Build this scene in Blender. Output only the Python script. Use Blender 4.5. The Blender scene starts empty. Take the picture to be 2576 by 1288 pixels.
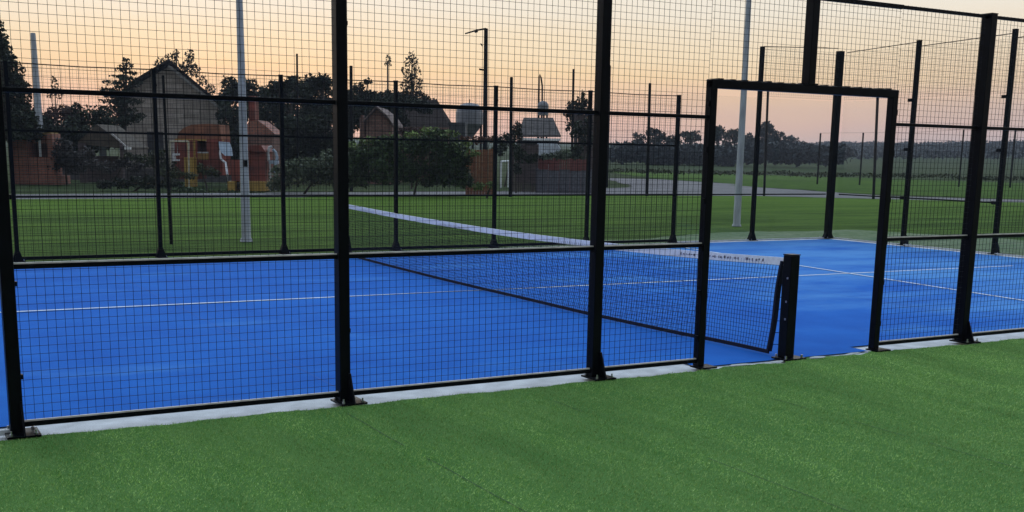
import bpy, bmesh, math, random
import numpy as np
from mathutils import Vector, Matrix
random.seed(7); rng = np.random.default_rng(11)
S = bpy.context.scene
COL = S.collection
# ------------------------------------------------------------------ camera
CX, CY, CZ = -6.8008, -7.1292, 1.6993
YAW, PIT, ROL, FPX, PY = 0.5203, 0.1888, 0.0178, 2849.2, 284.78
Fv = Vector((math.sin(YAW)*math.cos(PIT), math.cos(YAW)*math.cos(PIT), -math.sin(PIT)))
R0 = Vector((math.cos(YAW), -math.sin(YAW), 0)); F0 = Vector((math.sin(YAW), math.cos(YAW), 0))
U0 = R0.cross(Fv)
Rv = R0*math.cos(ROL)+U0*math.sin(ROL); Uv = -R0*math.sin(ROL)+U0*math.cos(ROL)
cam = bpy.data.cameras.new('camera'); co = bpy.data.objects.new('camera', cam); COL.objects.link(co)
M3 = Matrix((Rv, Uv, -Fv)).transposed()
co.matrix_world = Matrix.Translation((CX, CY, CZ)) @ M3.to_4x4()
cam.sensor_width = 36; cam.lens = FPX/2576*36; cam.shift_y = PY/2576
cam.clip_start = .05; cam.clip_end = 5000
S.camera = co
S.render.resolution_x = 1024; S.render.resolution_y = 512
S.view_settings.view_transform = 'Standard'; S.view_settings.look = 'None'
S.view_settings.exposure = 0.0; S.view_settings.gamma = 1
# ------------------------------------------------------------------ sky
SUN_EL, SUN_AZ = math.radians(2.0), YAW-0.25           # low in the view direction, after sunset glow
w = bpy.data.worlds.new('World'); S.world = w; w.use_nodes = True
nt = w.node_tree; nt.nodes.clear(); N = nt.nodes.new; L = nt.links.new
out = N('ShaderNodeOutputWorld'); bg = N('ShaderNodeBackground'); L(bg.outputs[0], out.inputs[0])
tc = N('ShaderNodeTexCoord'); sx = N('ShaderNodeSeparateXYZ'); L(tc.outputs['Generated'], sx.inputs[0])
# soft streaky cloud that shifts the gradient up and down a little
mp = N('ShaderNodeMapping'); mp.inputs['Scale'].default_value = (2.2, 2.2, 26); L(tc.outputs['Generated'], mp.inputs[0])
nz = N('ShaderNodeTexNoise'); nz.inputs['Scale'].default_value = 1.6; nz.inputs['Detail'].default_value = 5; L(mp.outputs[0], nz.inputs[0])
ma = N('ShaderNodeMath'); ma.operation = 'MULTIPLY_ADD'; ma.inputs[1].default_value = .030; ma.inputs[2].default_value = -.015
L(nz.outputs[0], ma.inputs[0])
ad = N('ShaderNodeMath'); ad.operation = 'ADD'; L(sx.outputs[2], ad.inputs[0]); L(ma.outputs[0], ad.inputs[1])
pw = N('ShaderNodeMath'); pw.operation = 'POWER'; pw.inputs[1].default_value = .5
mx0 = N('ShaderNodeMath'); mx0.operation = 'MAXIMUM'; mx0.inputs[1].default_value = 0; L(ad.outputs[0], mx0.inputs[0]); L(mx0.outputs[0], pw.inputs[0])
def srgb(r, g, b):
    f = lambda c: ((c/255+.055)/1.055)**2.4 if c > 10 else c/255/12.92
    return (f(r), f(g), f(b), 1)
ramp = N('ShaderNodeValToRGB'); L(pw.outputs[0], ramp.inputs[0])
def hot(c, k): return (c[0]*k, c[1]*k, c[2]*k, 1)
stops = [(0.0, srgb(178,168,174)), (.010, srgb(208,184,180)), (.026, srgb(230,190,172)), (.046, srgb(243,202,168)),
         (.064, srgb(250,218,172)), (.088, srgb(250,228,192)), (.122, srgb(246,236,218)), (.20, hot(srgb(222,222,220), 1.1)),
         (.42, hot(srgb(204,214,224), 2.3)), (1.0, hot(srgb(178,200,224), 2.6))]
cr = ramp.color_ramp
while len(cr.elements) < len(stops): cr.elements.new(.5)
for e, (z, c) in zip(cr.elements, stops): e.position = z**.5; e.color = c
# towards the right of the view the glow fades to a greyer pink
dt = N('ShaderNodeVectorMath'); dt.operation = 'DOT_PRODUCT'; L(tc.outputs['Generated'], dt.inputs[0])
ga = YAW-.12; dt.inputs[1].default_value = (math.sin(ga), math.cos(ga), 0)
mr = N('ShaderNodeMapRange'); mr.inputs['From Min'].default_value = .74; mr.inputs['From Max'].default_value = .985
mr.inputs['To Min'].default_value = .85; mr.inputs['To Max'].default_value = 0.0; L(dt.outputs['Value'], mr.inputs[0])
mz = N('ShaderNodeMapRange'); mz.inputs['From Min'].default_value = .02; mz.inputs['From Max'].default_value = .12; mz.inputs['To Min'].default_value = 1; mz.inputs['To Max'].default_value = .12; L(ad.outputs[0], mz.inputs[0])
mm = N('ShaderNodeMath'); mm.operation = 'MULTIPLY'; L(mr.outputs[0], mm.inputs[0]); L(mz.outputs[0], mm.inputs[1])
mix = N('ShaderNodeMixRGB'); mix.inputs[2].default_value = srgb(176,168,180); L(mm.outputs[0], mix.inputs[0]); L(ramp.outputs[0], mix.inputs[1])
sky = N('ShaderNodeTexSky'); sky.sky_type = 'NISHITA'; sky.sun_disc = False; sky.sun_elevation = SUN_EL; sky.sun_rotation = SUN_AZ
sm = N('ShaderNodeMixRGB'); sm.blend_type = 'ADD'; sm.inputs[0].default_value = .008; L(mix.outputs[0], sm.inputs[1]); L(sky.outputs[0], sm.inputs[2])
# the sky opposite the glow, behind the viewer, is already darker
mr2 = N('ShaderNodeMapRange'); mr2.inputs['From Min'].default_value = -.7; mr2.inputs['From Max'].default_value = .5; mr2.inputs['To Min'].default_value = .30; mr2.inputs['To Max'].default_value = 1.0
L(dt.outputs['Value'], mr2.inputs[0]); L(sm.outputs[0], bg.inputs[0]); L(mr2.outputs[0], bg.inputs[1])
sl = bpy.data.lights.new('sun', 'SUN'); sl.energy = .25; sl.angle = math.radians(12); sl.color = (1, .78, .55)
so = bpy.data.objects.new('sun', sl); COL.objects.link(so)
sd = Vector((math.sin(SUN_AZ)*math.cos(math.radians(5)), math.cos(SUN_AZ)*math.cos(math.radians(5)), math.sin(math.radians(5))))
so.rotation_euler = (-sd).to_track_quat('-Z', 'Y').to_euler()
# ------------------------------------------------------------------ placing helpers
def gz(x, y):
    d = (x-CX)*F0.x+(y-CY)*F0.y
    return .0113*max(0, d-130)
def W(u, v, d):                                        # the point seen at (u, v) of a 2576 px wide view, at depth d
    k = Fv+Rv*((u-1288)/FPX)-Uv*((v-644-PY)/FPX)
    return Vector((CX, CY, CZ))+k*d
def G(u, v, z=0):
    k = Fv+Rv*((u-1288)/FPX)-Uv*((v-644-PY)/FPX)
    return Vector((CX, CY, CZ))+k*((z-CZ)/k.z)
def ground_at(u, d):
    p = W(u, 400, d); return Vector((p.x, p.y, gz(p.x, p.y)))
# ------------------------------------------------------------------ materials
MATS = {}
def mat(name, col, rough=.6, var=.25, scale=8, col2=None, bump=.0, bscale=60, metal=0, spec=.5, detail=4, stretch=None, trans=None, emit=None):
    if name in MATS: return MATS[name]
    m = bpy.data.materials.new(name); m.use_nodes = True; t = m.node_tree; b = t.nodes['Principled BSDF']
    tcn = t.nodes.new('ShaderNodeTexCoord'); mpn = t.nodes.new('ShaderNodeMapping'); t.links.new(tcn.outputs['Object'], mpn.inputs[0])
    if stretch: mpn.inputs['Scale'].default_value = stretch
    n = t.nodes.new('ShaderNodeTexNoise'); n.inputs['Scale'].default_value = scale; n.inputs['Detail'].default_value = detail
    t.links.new(mpn.outputs[0], n.inputs[0])
    r = t.nodes.new('ShaderNodeValToRGB'); r.color_ramp.elements[0].position = .3; r.color_ramp.elements[1].position = .7
    c1 = tuple(c*(1-var) for c in col); c2 = col2 or tuple(min(1, c*(1+var)) for c in col)
    r.color_ramp.elements[0].color = (*c1, 1); r.color_ramp.elements[1].color = (*c2, 1)
    t.links.new(n.outputs[0], r.inputs[0]); t.links.new(r.outputs[0], b.inputs['Base Color'])
    b.inputs['Roughness'].default_value = rough; b.inputs['Metallic'].default_value = metal
    b.inputs['Specular IOR Level'].default_value = spec
    if bump:
        n2 = t.nodes.new('ShaderNodeTexNoise'); n2.inputs['Scale'].default_value = bscale; n2.inputs['Detail'].default_value = 5
        t.links.new(mpn.outputs[0], n2.inputs[0])
        bp = t.nodes.new('ShaderNodeBump'); bp.inputs['Strength'].default_value = bump; bp.inputs['Distance'].default_value = .02
        t.links.new(n2.outputs[0], bp.inputs['Height']); t.links.new(bp.outputs[0], b.inputs['Normal'])
    MATS[name] = m; return m
def ground_mat(name, layers, rough=.95, bump=.5, bscale=30, spec=.04):
    """layers: list of (noise scale, colA, colB, weight, stretch)"""
    m = bpy.data.materials.new(name); m.use_nodes = True; t = m.node_tree; b = t.nodes['Principled BSDF']
    g = t.nodes.new('ShaderNodeNewGeometry'); prev = None
    for sc, a, bb, wt, st in layers:
        mpn = t.nodes.new('ShaderNodeMapping'); t.links.new(g.outputs['Position'], mpn.inputs[0])
        if st: mpn.inputs['Scale'].default_value = st
        n = t.nodes.new('ShaderNodeTexNoise'); n.inputs['Scale'].default_value = sc; n.inputs['Detail'].default_value = 6; n.inputs['Roughness'].default_value = .62
        t.links.new(mpn.outputs[0], n.inputs[0])
        r = t.nodes.new('ShaderNodeValToRGB'); r.color_ramp.elements[0].position = .36; r.color_ramp.elements[1].position = .64
        r.color_ramp.elements[0].color = (*a, 1); r.color_ramp.elements[1].color = (*bb, 1); t.links.new(n.outputs[0], r.inputs[0])
        if prev is None: prev = r.outputs[0]
        else:
            x = t.nodes.new('ShaderNodeMixRGB'); x.inputs[0].default_value = wt; t.links.new(prev, x.inputs[1]); t.links.new(r.outputs[0], x.inputs[2]); prev = x.outputs[0]
    t.links.new(prev, b.inputs['Base Color']); b.inputs['Roughness'].default_value = rough; b.inputs['Specular IOR Level'].default_value = spec
    n2 = t.nodes.new('ShaderNodeTexNoise'); n2.inputs['Scale'].default_value = bscale; n2.inputs['Detail'].default_value = 4
    t.links.new(g.outputs['Position'], n2.inputs[0])
    bp = t.nodes.new('ShaderNodeBump'); bp.inputs['Strength'].default_value = bump; bp.inputs['Distance'].default_value = .03
    t.links.new(n2.outputs[0], bp.inputs['Height']); t.links.new(bp.outputs[0], b.inputs['Normal'])
    MATS[name] = m; return m
BLACK = mat('black_powder_coat', (.0015, .002, .004), .36, .3, 14, spec=.09, bump=.05, bscale=90)
WIRE = mat('black_wire', (.004, .005, .009), .5, .2, 30, spec=.12)
FARBLACK = mat('far_black_powder_coat', (.002, .0035, .005), .6, .3, 10, spec=.08)
ZINC = mat('zinc_bolt', (.45, .45, .47), .35, .2, 60, metal=1)
WHITE = mat('white_paint', (.72, .75, .78), .55, .12, 30)
LINE = mat('court_line_paint', (.62, .68, .74), .8, .18, 9, bump=.2)
BAND = mat('net_band_fabric', (.78, .80, .88), .8, .10, 20, bump=.15, bscale=200)
INK = mat('band_print', (.20, .19, .26), .8, .2, 30)
CORD = mat('net_cord', (.008, .010, .026), .85, .3, 60, spec=.2)
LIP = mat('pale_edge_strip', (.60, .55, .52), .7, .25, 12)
CONC = mat('kerb_concrete', (.52, .54, .56), .9, .22, 5, bump=.3, bscale=80)
GALV = mat('pale_concrete_pole', (.30, .32, .35), .8, .25, 3, stretch=(3, 3, .4), bump=.25, bscale=25)
BARK = mat('bark', (.045, .035, .028), .9, .35, 9, bump=.6, bscale=25)
# ------------------------------------------------------------------ mesh builder
class MB:
    def __init__(s): s.v = []; s.f = []
    def quad(s, a, b, c, d):
        k = len(s.v); s.v += [tuple(a), tuple(b), tuple(c), tuple(d)]; s.f.append((k, k+1, k+2, k+3))
    def hexa(s, lo, hi):                               # lo, hi: four points each, same order
        k = len(s.v); s.v += [tuple(p) for p in lo]+[tuple(p) for p in hi]
        s.f += [(k+3, k+2, k+1, k), (k+4, k+5, k+6, k+7)]+[(k+i, k+(i+1) % 4, k+4+(i+1) % 4, k+4+i) for i in range(4)]
    def box(s, c, h, ax=None, ay=None, az=None):       # centre, half sizes, axes
        c = Vector(c); ax = Vector(ax or (1, 0, 0))*h[0]; ay = Vector(ay or (0, 1, 0))*h[1]; az = Vector(az or (0, 0, 1))*h[2]
        q = [c-ax-ay, c+ax-ay, c+ax+ay, c-ax+ay]
        s.hexa([p-az for p in q], [p+az for p in q])
    def bar(s, a, b, w, h=None, up=(0, 0, 1), cap=True):
        a = Vector(a); b = Vector(b); h = h or w; d = (b-a).normalized(); up = Vector(up)
        if abs(d.dot(up)) > .98: up = Vector((0, 1, 0))
        x = d.cross(up).normalized(); y = x.cross(d).normalized()
        q = [x*w/2+y*h/2, -x*w/2+y*h/2, -x*w/2-y*h/2, x*w/2-y*h/2]
        if cap: s.hexa([a+p for p in q], [b+p for p in q])
        else:
            k = len(s.v); s.v += [tuple(a+p) for p in q]+[tuple(b+p) for p in q]
            s.f += [(k+i, k+(i+1) % 4, k+4+(i+1) % 4, k+4+i) for i in range(4)]
    def tube(s, pts, rs, n=8, cap=True):
        pts = [Vector(p) for p in pts]
        if not hasattr(rs, '__len__'): rs = [rs]*len(pts)
        k0 = len(s.v); up = Vector((0.13, .31, 1)).normalized()
        for i, p in enumerate(pts):
            d = (pts[min(i+1, len(pts)-1)]-pts[max(i-1, 0)]).normalized()
            if abs(d.dot(up)) > .97: up = Vector((1, 0.2, 0)).normalized()
            x = d.cross(up).normalized(); y = d.cross(x)
            for j in range(n):
                a = 2*math.pi*j/n; s.v.append(tuple(p+(x*math.cos(a)+y*math.sin(a))*rs[i]))
        for i in range(len(pts)-1):
            for j in range(n):
                a = k0+i*n+j; b = k0+i*n+(j+1) % n; s.f.append((a, b, b+n, a+n))
        if cap: s.f.append(tuple(k0+j for j in range(n))[::-1]); s.f.append(tuple(k0+(len(pts)-1)*n+j for j in range(n)))
    def lathe(s, c, prof, n=20):
        k0 = len(s.v); c = Vector(c)
        for r, z in prof:
            for j in range(n):
                a = 2*math.pi*j/n; s.v.append((c.x+r*math.cos(a), c.y+r*math.sin(a), c.z+z))
        for i in range(len(prof)-1):
            for j in range(n):
                a = k0+i*n+j; b = k0+i*n+(j+1) % n; s.f.append((a, b, b+n, a+n))
        s.f.append(tuple(k0+j for j in range(n))[::-1]); s.f.append(tuple(k0+(len(prof)-1)*n+j for j in range(n)))
    def prism(s, poly, off):                            # polygon of 3D points swept by off
        k = len(s.v); n = len(poly); off = Vector(off)
        s.v += [tuple(p) for p in poly]+[tuple(Vector(p)+off) for p in poly]
        s.f += [tuple(range(k, k+n))[::-1], tuple(range(k+n, k+2*n))]+[(k+i, k+(i+1) % n, k+n+(i+1) % n, k+n+i) for i in range(n)]
    def build(s, name, m, parent=None, origin=None, bevel=0, smooth=False):
        if parent is not None: origin = parent['_o']
        o3 = Vector(origin or (0, 0, 0))
        me = bpy.data.meshes.new(name); me.from_pydata([(x-o3.x, y-o3.y, z-o3.z) for x, y, z in s.v], [], s.f)
        me.materials.append(m)
        if smooth: me.polygons.foreach_set('use_smooth', [True]*len(me.polygons))
        me.update(); o = bpy.data.objects.new(name, me); COL.objects.link(o)
        o['_o'] = tuple(o3)
        if parent is not None: o.parent = parent
        else: o.location = o3
        if bevel:
            b = o.modifiers.new('bevel', 'BEVEL'); b.width = bevel; b.segments = 2; b.limit_method = 'ANGLE'
        ALL.append(o); return o
ALL = []
def tag(o, label=None, cat=None, group=None, kind=None):
    if label: o['label'] = label
    if cat: o['category'] = cat
    if group: o['group'] = group
    if kind: o['kind'] = kind
    return o
def thing(name, loc, label, cat, group=None):
    o = bpy.data.objects.new(name, None); COL.objects.link(o); o.location = loc; o['_o'] = tuple(loc); ALL.append(o)
    o.empty_display_size = .2
    return tag(o, label, cat, group)
def struct(name, mb, m): return tag(mb.build(name, m), kind='structure')
def poly_sheet(name, pts, z, m, thick=0, kind='structure'):
    bm = bmesh.new(); vs = [bm.verts.new((p[0], p[1], z if len(p) < 3 else p[2])) for p in pts]
    f = bm.faces.new(vs)
    if f.normal.z < 0: f.normal_flip()
    bm.normal_update()
    if f.normal.z < 0: bmesh.ops.reverse_faces(bm, faces=[f])
    if thick:
        r = bmesh.ops.extrude_face_region(bm, geom=[f]); 
        for g in r['geom']:
            if isinstance(g, bmesh.types.BMVert): g.co.z += thick
    bmesh.ops.triangulate(bm, faces=bm.faces[:]); bmesh.ops.recalc_face_normals(bm, faces=bm.faces[:])
    me = bpy.data.meshes.new(name); bm.to_mesh(me); bm.free(); me.materials.append(m)
    o = bpy.data.objects.new(name, me); COL.objects.link(o); ALL.append(o); o['_o'] = (0, 0, 0)
    if kind: o['kind'] = kind
    return o
def ragged(pts, amp=.3, step=.6):
    out = []; n = len(pts); rr_ = random.Random(5)
    for i in range(n):
        a = pts[i]; b = pts[(i+1) % n]; L_ = math.hypot(b[0]-a[0], b[1]-a[1]); k = max(1, min(160, int(L_/step)))
        for j in range(k):
            t = j/k; w_ = amp*(.5*math.sin(i*3+j*.7)+.5*math.sin(j*1.9+i)+rr_.uniform(-.6, .6)) if j else 0
            nx_, ny_ = -(b[1]-a[1])/L_, (b[0]-a[0])/L_; out.append((a[0]+(b[0]-a[0])*t+nx_*w_, a[1]+(b[1]-a[1])*t+ny_*w_))
    return out
# ------------------------------------------------------------------ setting: ground
gm = ground_mat('field_grass', [(.05, (.022, .034, .014), (.038, .056, .020), 1, None), (.9, (.018, .03, .012), (.042, .06, .022), .45, None),
                                (14, (.02, .03, .012), (.06, .09, .03), .4, None)])
g = MB(); ds = [-12, -4, 2, 10, 20, 30, 40, 50, 60, 75, 95, 130, 150, 190, 240, 300, 380, 480, 600, 800, 1100, 1500, 2200]
nx = 25; rows = []
for d in ds:
    for i in range(nx):
        a = (i/(nx-1)-.5)*2; x = a*(60+abs(d)*1.2)
        p = Vector((CX, CY, 0))+F0*d+R0*x
        g.v.append((p.x, p.y, gz(p.x, p.y)-.03))
for r in range(len(ds)-1):
    for i in range(nx-1):
        a = r*nx+i; g.f.append((a, a+1, a+1+nx, a+nx))
struct('ground', g, gm)
lawn_m = ground_mat('lawn_grass', [(.10, (.018, .042, .009), (.058, .118, .020), 1, (1, 1, 1)), (1.1, (.014, .034, .008), (.070, .125, .024), .5, None),
                                   (.7, (.010, .026, .006), (.115, .190, .035), .6, (.35, 1.2, 1)), (22, (.012, .036, .006), (.08, .15, .025), .3, None)], bscale=60, bump=.8)
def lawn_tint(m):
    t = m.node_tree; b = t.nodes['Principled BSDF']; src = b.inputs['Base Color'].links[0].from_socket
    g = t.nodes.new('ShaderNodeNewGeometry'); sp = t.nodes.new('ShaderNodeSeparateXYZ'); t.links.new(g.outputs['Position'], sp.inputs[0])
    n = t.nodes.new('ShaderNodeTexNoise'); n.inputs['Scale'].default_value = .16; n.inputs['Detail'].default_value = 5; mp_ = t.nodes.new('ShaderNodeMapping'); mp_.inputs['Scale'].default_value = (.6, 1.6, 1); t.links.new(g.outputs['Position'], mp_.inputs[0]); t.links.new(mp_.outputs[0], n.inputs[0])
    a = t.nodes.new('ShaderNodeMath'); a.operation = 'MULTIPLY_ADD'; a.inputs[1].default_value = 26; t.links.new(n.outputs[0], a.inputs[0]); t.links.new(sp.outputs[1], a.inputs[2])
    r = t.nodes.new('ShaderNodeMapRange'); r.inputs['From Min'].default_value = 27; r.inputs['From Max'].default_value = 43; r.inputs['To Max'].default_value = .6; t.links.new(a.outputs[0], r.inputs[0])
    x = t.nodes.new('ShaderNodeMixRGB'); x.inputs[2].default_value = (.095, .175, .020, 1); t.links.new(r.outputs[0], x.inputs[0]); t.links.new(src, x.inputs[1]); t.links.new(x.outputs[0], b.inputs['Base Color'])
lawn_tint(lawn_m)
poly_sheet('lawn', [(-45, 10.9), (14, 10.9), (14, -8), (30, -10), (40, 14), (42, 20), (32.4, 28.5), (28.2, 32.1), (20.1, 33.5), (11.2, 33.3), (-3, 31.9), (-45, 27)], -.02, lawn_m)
apr_m = ground_mat('worn_grass', [(.7, (.07, .12, .05), (.17, .20, .13), 1, (.5, 1.6, 1)), (5, (.06, .11, .04), (.20, .24, .16), .45, None)], bump=.4)
poly_sheet('worn_grass_strip', ragged([(2.5, 10.8), (6.7, 12.0), (10.3, 13.2), (14.5, 13), (17.0, 5), (17.5, -8), (12.2, -8), (11.8, 10.6), (9, 10.8)], .16, .35), -.014, apr_m)
path_m = ground_mat('path_gravel', [(.4, (.13, .12, .13), (.20, .19, .20), 1, None), (9, (.10, .10, .10), (.26, .25, .25), .45, None)], bump=.5)
poly_sheet('path', ragged([(-45, 27), (-3, 32.0), (11.2, 33.4), (20.1, 33.6), (28.2, 32.2), (32.4, 28.6), (42, 20), (42, 24), (35.9, 31.6), (37, 36), (38.5, 43.8), (42, 50), (44, 60), (41.7, 63.6), (38, 58), (30, 44), (22, 38.9), (13, 37.4), (-2.6, 35.8), (-45, 31)], .22, .8), -.016, path_m)
g2 = ground_mat('far_lawn_grass', [(.06, (.030, .070, .010), (.058, .115, .014), 1, None), (1, (.025, .055, .010), (.075, .135, .02), .4, None)])
poly_sheet('far_lawn', ragged([(44, 60), (42, 50), (38.5, 43.8), (37, 36), (42, 24), (60, 20), (80, 40), (70, 78), (62, 93), (58, 88), (50, 72)], .6, 1.5), -.010, g2)
# ------------------------------------------------------------------ setting: court
def court_mat():
    m = bpy.data.materials.new('blue_court_carpet'); m.use_nodes = True; t = m.node_tree; b = t.nodes['Principled BSDF']
    g = t.nodes.new('ShaderNodeNewGeometry')
    def noise(sc, det, st=None):
        mpn = t.nodes.new('ShaderNodeMapping'); t.links.new(g.outputs['Position'], mpn.inputs[0])
        if st: mpn.inputs['Scale'].default_value = st
        n = t.nodes.new('ShaderNodeTexNoise'); n.inputs['Scale'].default_value = sc; n.inputs['Detail'].default_value = det; n.inputs['Roughness'].default_value = .6
        t.links.new(mpn.outputs[0], n.inputs[0]); return n
    r = t.nodes.new('ShaderNodeValToRGB'); r.color_ramp.elements[0].position = .40; r.color_ramp.elements[1].position = .60
    r.color_ramp.elements[0].color = (.006, .100, .43, 1); r.color_ramp.elements[1].color = (.010, .128, .495, 1)
    na = noise(.7, 6); nb = noise(1.6, 6, (.9, 1.0, 1)); mxn = t.nodes.new('ShaderNodeMath'); mxn.operation = 'MULTIPLY_ADD'; mxn.inputs[1].default_value = .45
    hf = t.nodes.new('ShaderNodeMath'); hf.operation = 'MULTIPLY'; hf.inputs[1].default_value = .55; t.links.new(na.outputs[0], hf.inputs[0]); t.links.new(nb.outputs[0], mxn.inputs[0]); t.links.new(hf.outputs[0], mxn.inputs[2]); t.links.new(mxn.outputs[0], r.inputs[0])
    # pale silica sand worked into the pile, most of it at the far end of the court
    n = noise(.8, 7, (.55, 1.2, 1)); s = t.nodes.new('ShaderNodeSeparateXYZ'); t.links.new(g.outputs['Position'], s.inputs[0])
    mr = t.nodes.new('ShaderNodeMapRange'); mr.inputs['From Min'].default_value = .5; mr.inputs['From Max'].default_value = 6.5; mr.inputs['To Min'].default_value = -.12; mr.inputs['To Max'].default_value = .16
    t.links.new(s.outputs[0], mr.inputs[0])
    a = t.nodes.new('ShaderNodeMath'); a.operation = 'ADD'; t.links.new(n.outputs[0], a.inputs[0]); t.links.new(mr.outputs[0], a.inputs[1])
    r2 = t.nodes.new('ShaderNodeValToRGB'); r2.color_ramp.elements[0].position = .46; r2.color_ramp.elements[1].position = .76
    r2.color_ramp.elements[0].color = (0, 0, 0, 1); r2.color_ramp.elements[1].color = (.75, .75, .75, 1); t.links.new(a.outputs[0], r2.inputs[0])
    x = t.nodes.new('ShaderNodeMixRGB'); x.inputs[2].default_value = (.09, .29, .62, 1); t.links.new(r2.outputs[0], x.inputs[0]); t.links.new(r.outputs[0], x.inputs[1])
    f = noise(160, 3); r3 = t.nodes.new('ShaderNodeMapRange'); r3.inputs['To Min'].default_value = .8; r3.inputs['To Max'].default_value = 1.2; t.links.new(f.outputs[0], r3.inputs[0])
    y = t.nodes.new('ShaderNodeVectorMath'); y.operation = 'SCALE'; t.links.new(x.outputs[0], y.inputs[0]); t.links.new(r3.outputs[0], y.inputs['Scale'])
    t.links.new(y.outputs[0], b.inputs['Base Color']); b.inputs['Roughness'].default_value = .9; b.inputs['Specular IOR Level'].default_value = .08
    bp = t.nodes.new('ShaderNodeBump'); bp.inputs['Strength'].default_value = .35; bp.inputs['Distance'].default_value = .005
    t.links.new(f.outputs[0], bp.inputs['Height']); t.links.new(bp.outputs[0], b.inputs['Normal'])
    return m
JL0, JR0 = -.93, 1.0
def fy(x): return 10.72                                 # far side line of the court
def ex(y): return 11.33 - (y-6.7)*0.006                 # end wall
poly_sheet('kerb', [(-8.2, -.32), (11.62, -.32), (11.62, 10.95), (-8.2, 10.95)], -.012, CONC)
poly_sheet('court', [(-8.0, .25), (JL0, .25), (JL0, .035), (JR0, .02), (JR0, .25), (11.30, .25), (11.22, 10.70), (-8.0, 10.70)], .0, court_mat(), thick=0)
def stripe(name, a, b, wd, z=.004):
    a = Vector((*a, 0)); b = Vector((*b, 0)); d = (b-a).normalized(); nrm = Vector((-d.y, d.x, 0))*wd/2
    m = MB(); n = 40
    for i in range(n):
        p = a+(b-a)*i/n; q = a+(b-a)*(i+1)/n
        m.quad(p-nrm+Vector((0, 0, z)), q-nrm+Vector((0, 0, z)), q+nrm+Vector((0, 0, z)), p+nrm+Vector((0, 0, z)))
    return struct(name, m, LINE)
stripe('court_centre_line', (-6.2, 5.46), (9.74, 5.08), .05)
stripe('court_service_line', (5.47, .03), (6.68, 10.68), .05, .008)
seam_b = mat('court_seam', (.008, .085, .37), .9, .3, 3)
sq = MB()
for x0 in (-3.9, 3.9, 7.8):
    for i in range(20):
        y0 = .2+i*.52; sq.quad((x0-.004, y0, .0015), (x0+.004, y0, .0015), (x0+.004, y0+.52, .0015), (x0-.004, y0+.52, .0015))
struct('court_seams', sq, seam_b)
# ------------------------------------------------------------------ setting: artificial turf in the foreground
def turf_edge(x):
    e = -.122+.012*math.sin(x*5.1)+.010*math.sin(x*13.7+1)+.006*math.sin(x*41)
    if -1.0 < x < 2.0: e += .060*math.sin((x+1)*math.pi/3.0)+(.035*math.sin(x*7.3)+.018*math.sin(x*19+2)+.012*math.sin(x*47))*(1 if -1 < x < 1.3 else .4)
    return e
turf_m = ground_mat('artificial_turf', [(.45, (.17, .33, .05), (.29, .47, .09), 1, (1.6, .5, 1)), (2.6, (.09, .26, .055), (.26, .48, .13), .5, (1.4, .35, 1)),
                                        (7, (.11, .27, .06), (.27, .44, .19), .3, (2.2, .25, 1)), (170, (.03, .14, .03), (.15, .42, .12), .5, None)], bump=1.0, bscale=220, rough=.9)
xs = [-9+i*.05 for i in range(421)]
edge = [(x, turf_edge(x)) for x in xs]
poly_sheet('turf', [(-9, -9.5), (12, -9.5)]+edge[::-1], .006, turf_m)
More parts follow.
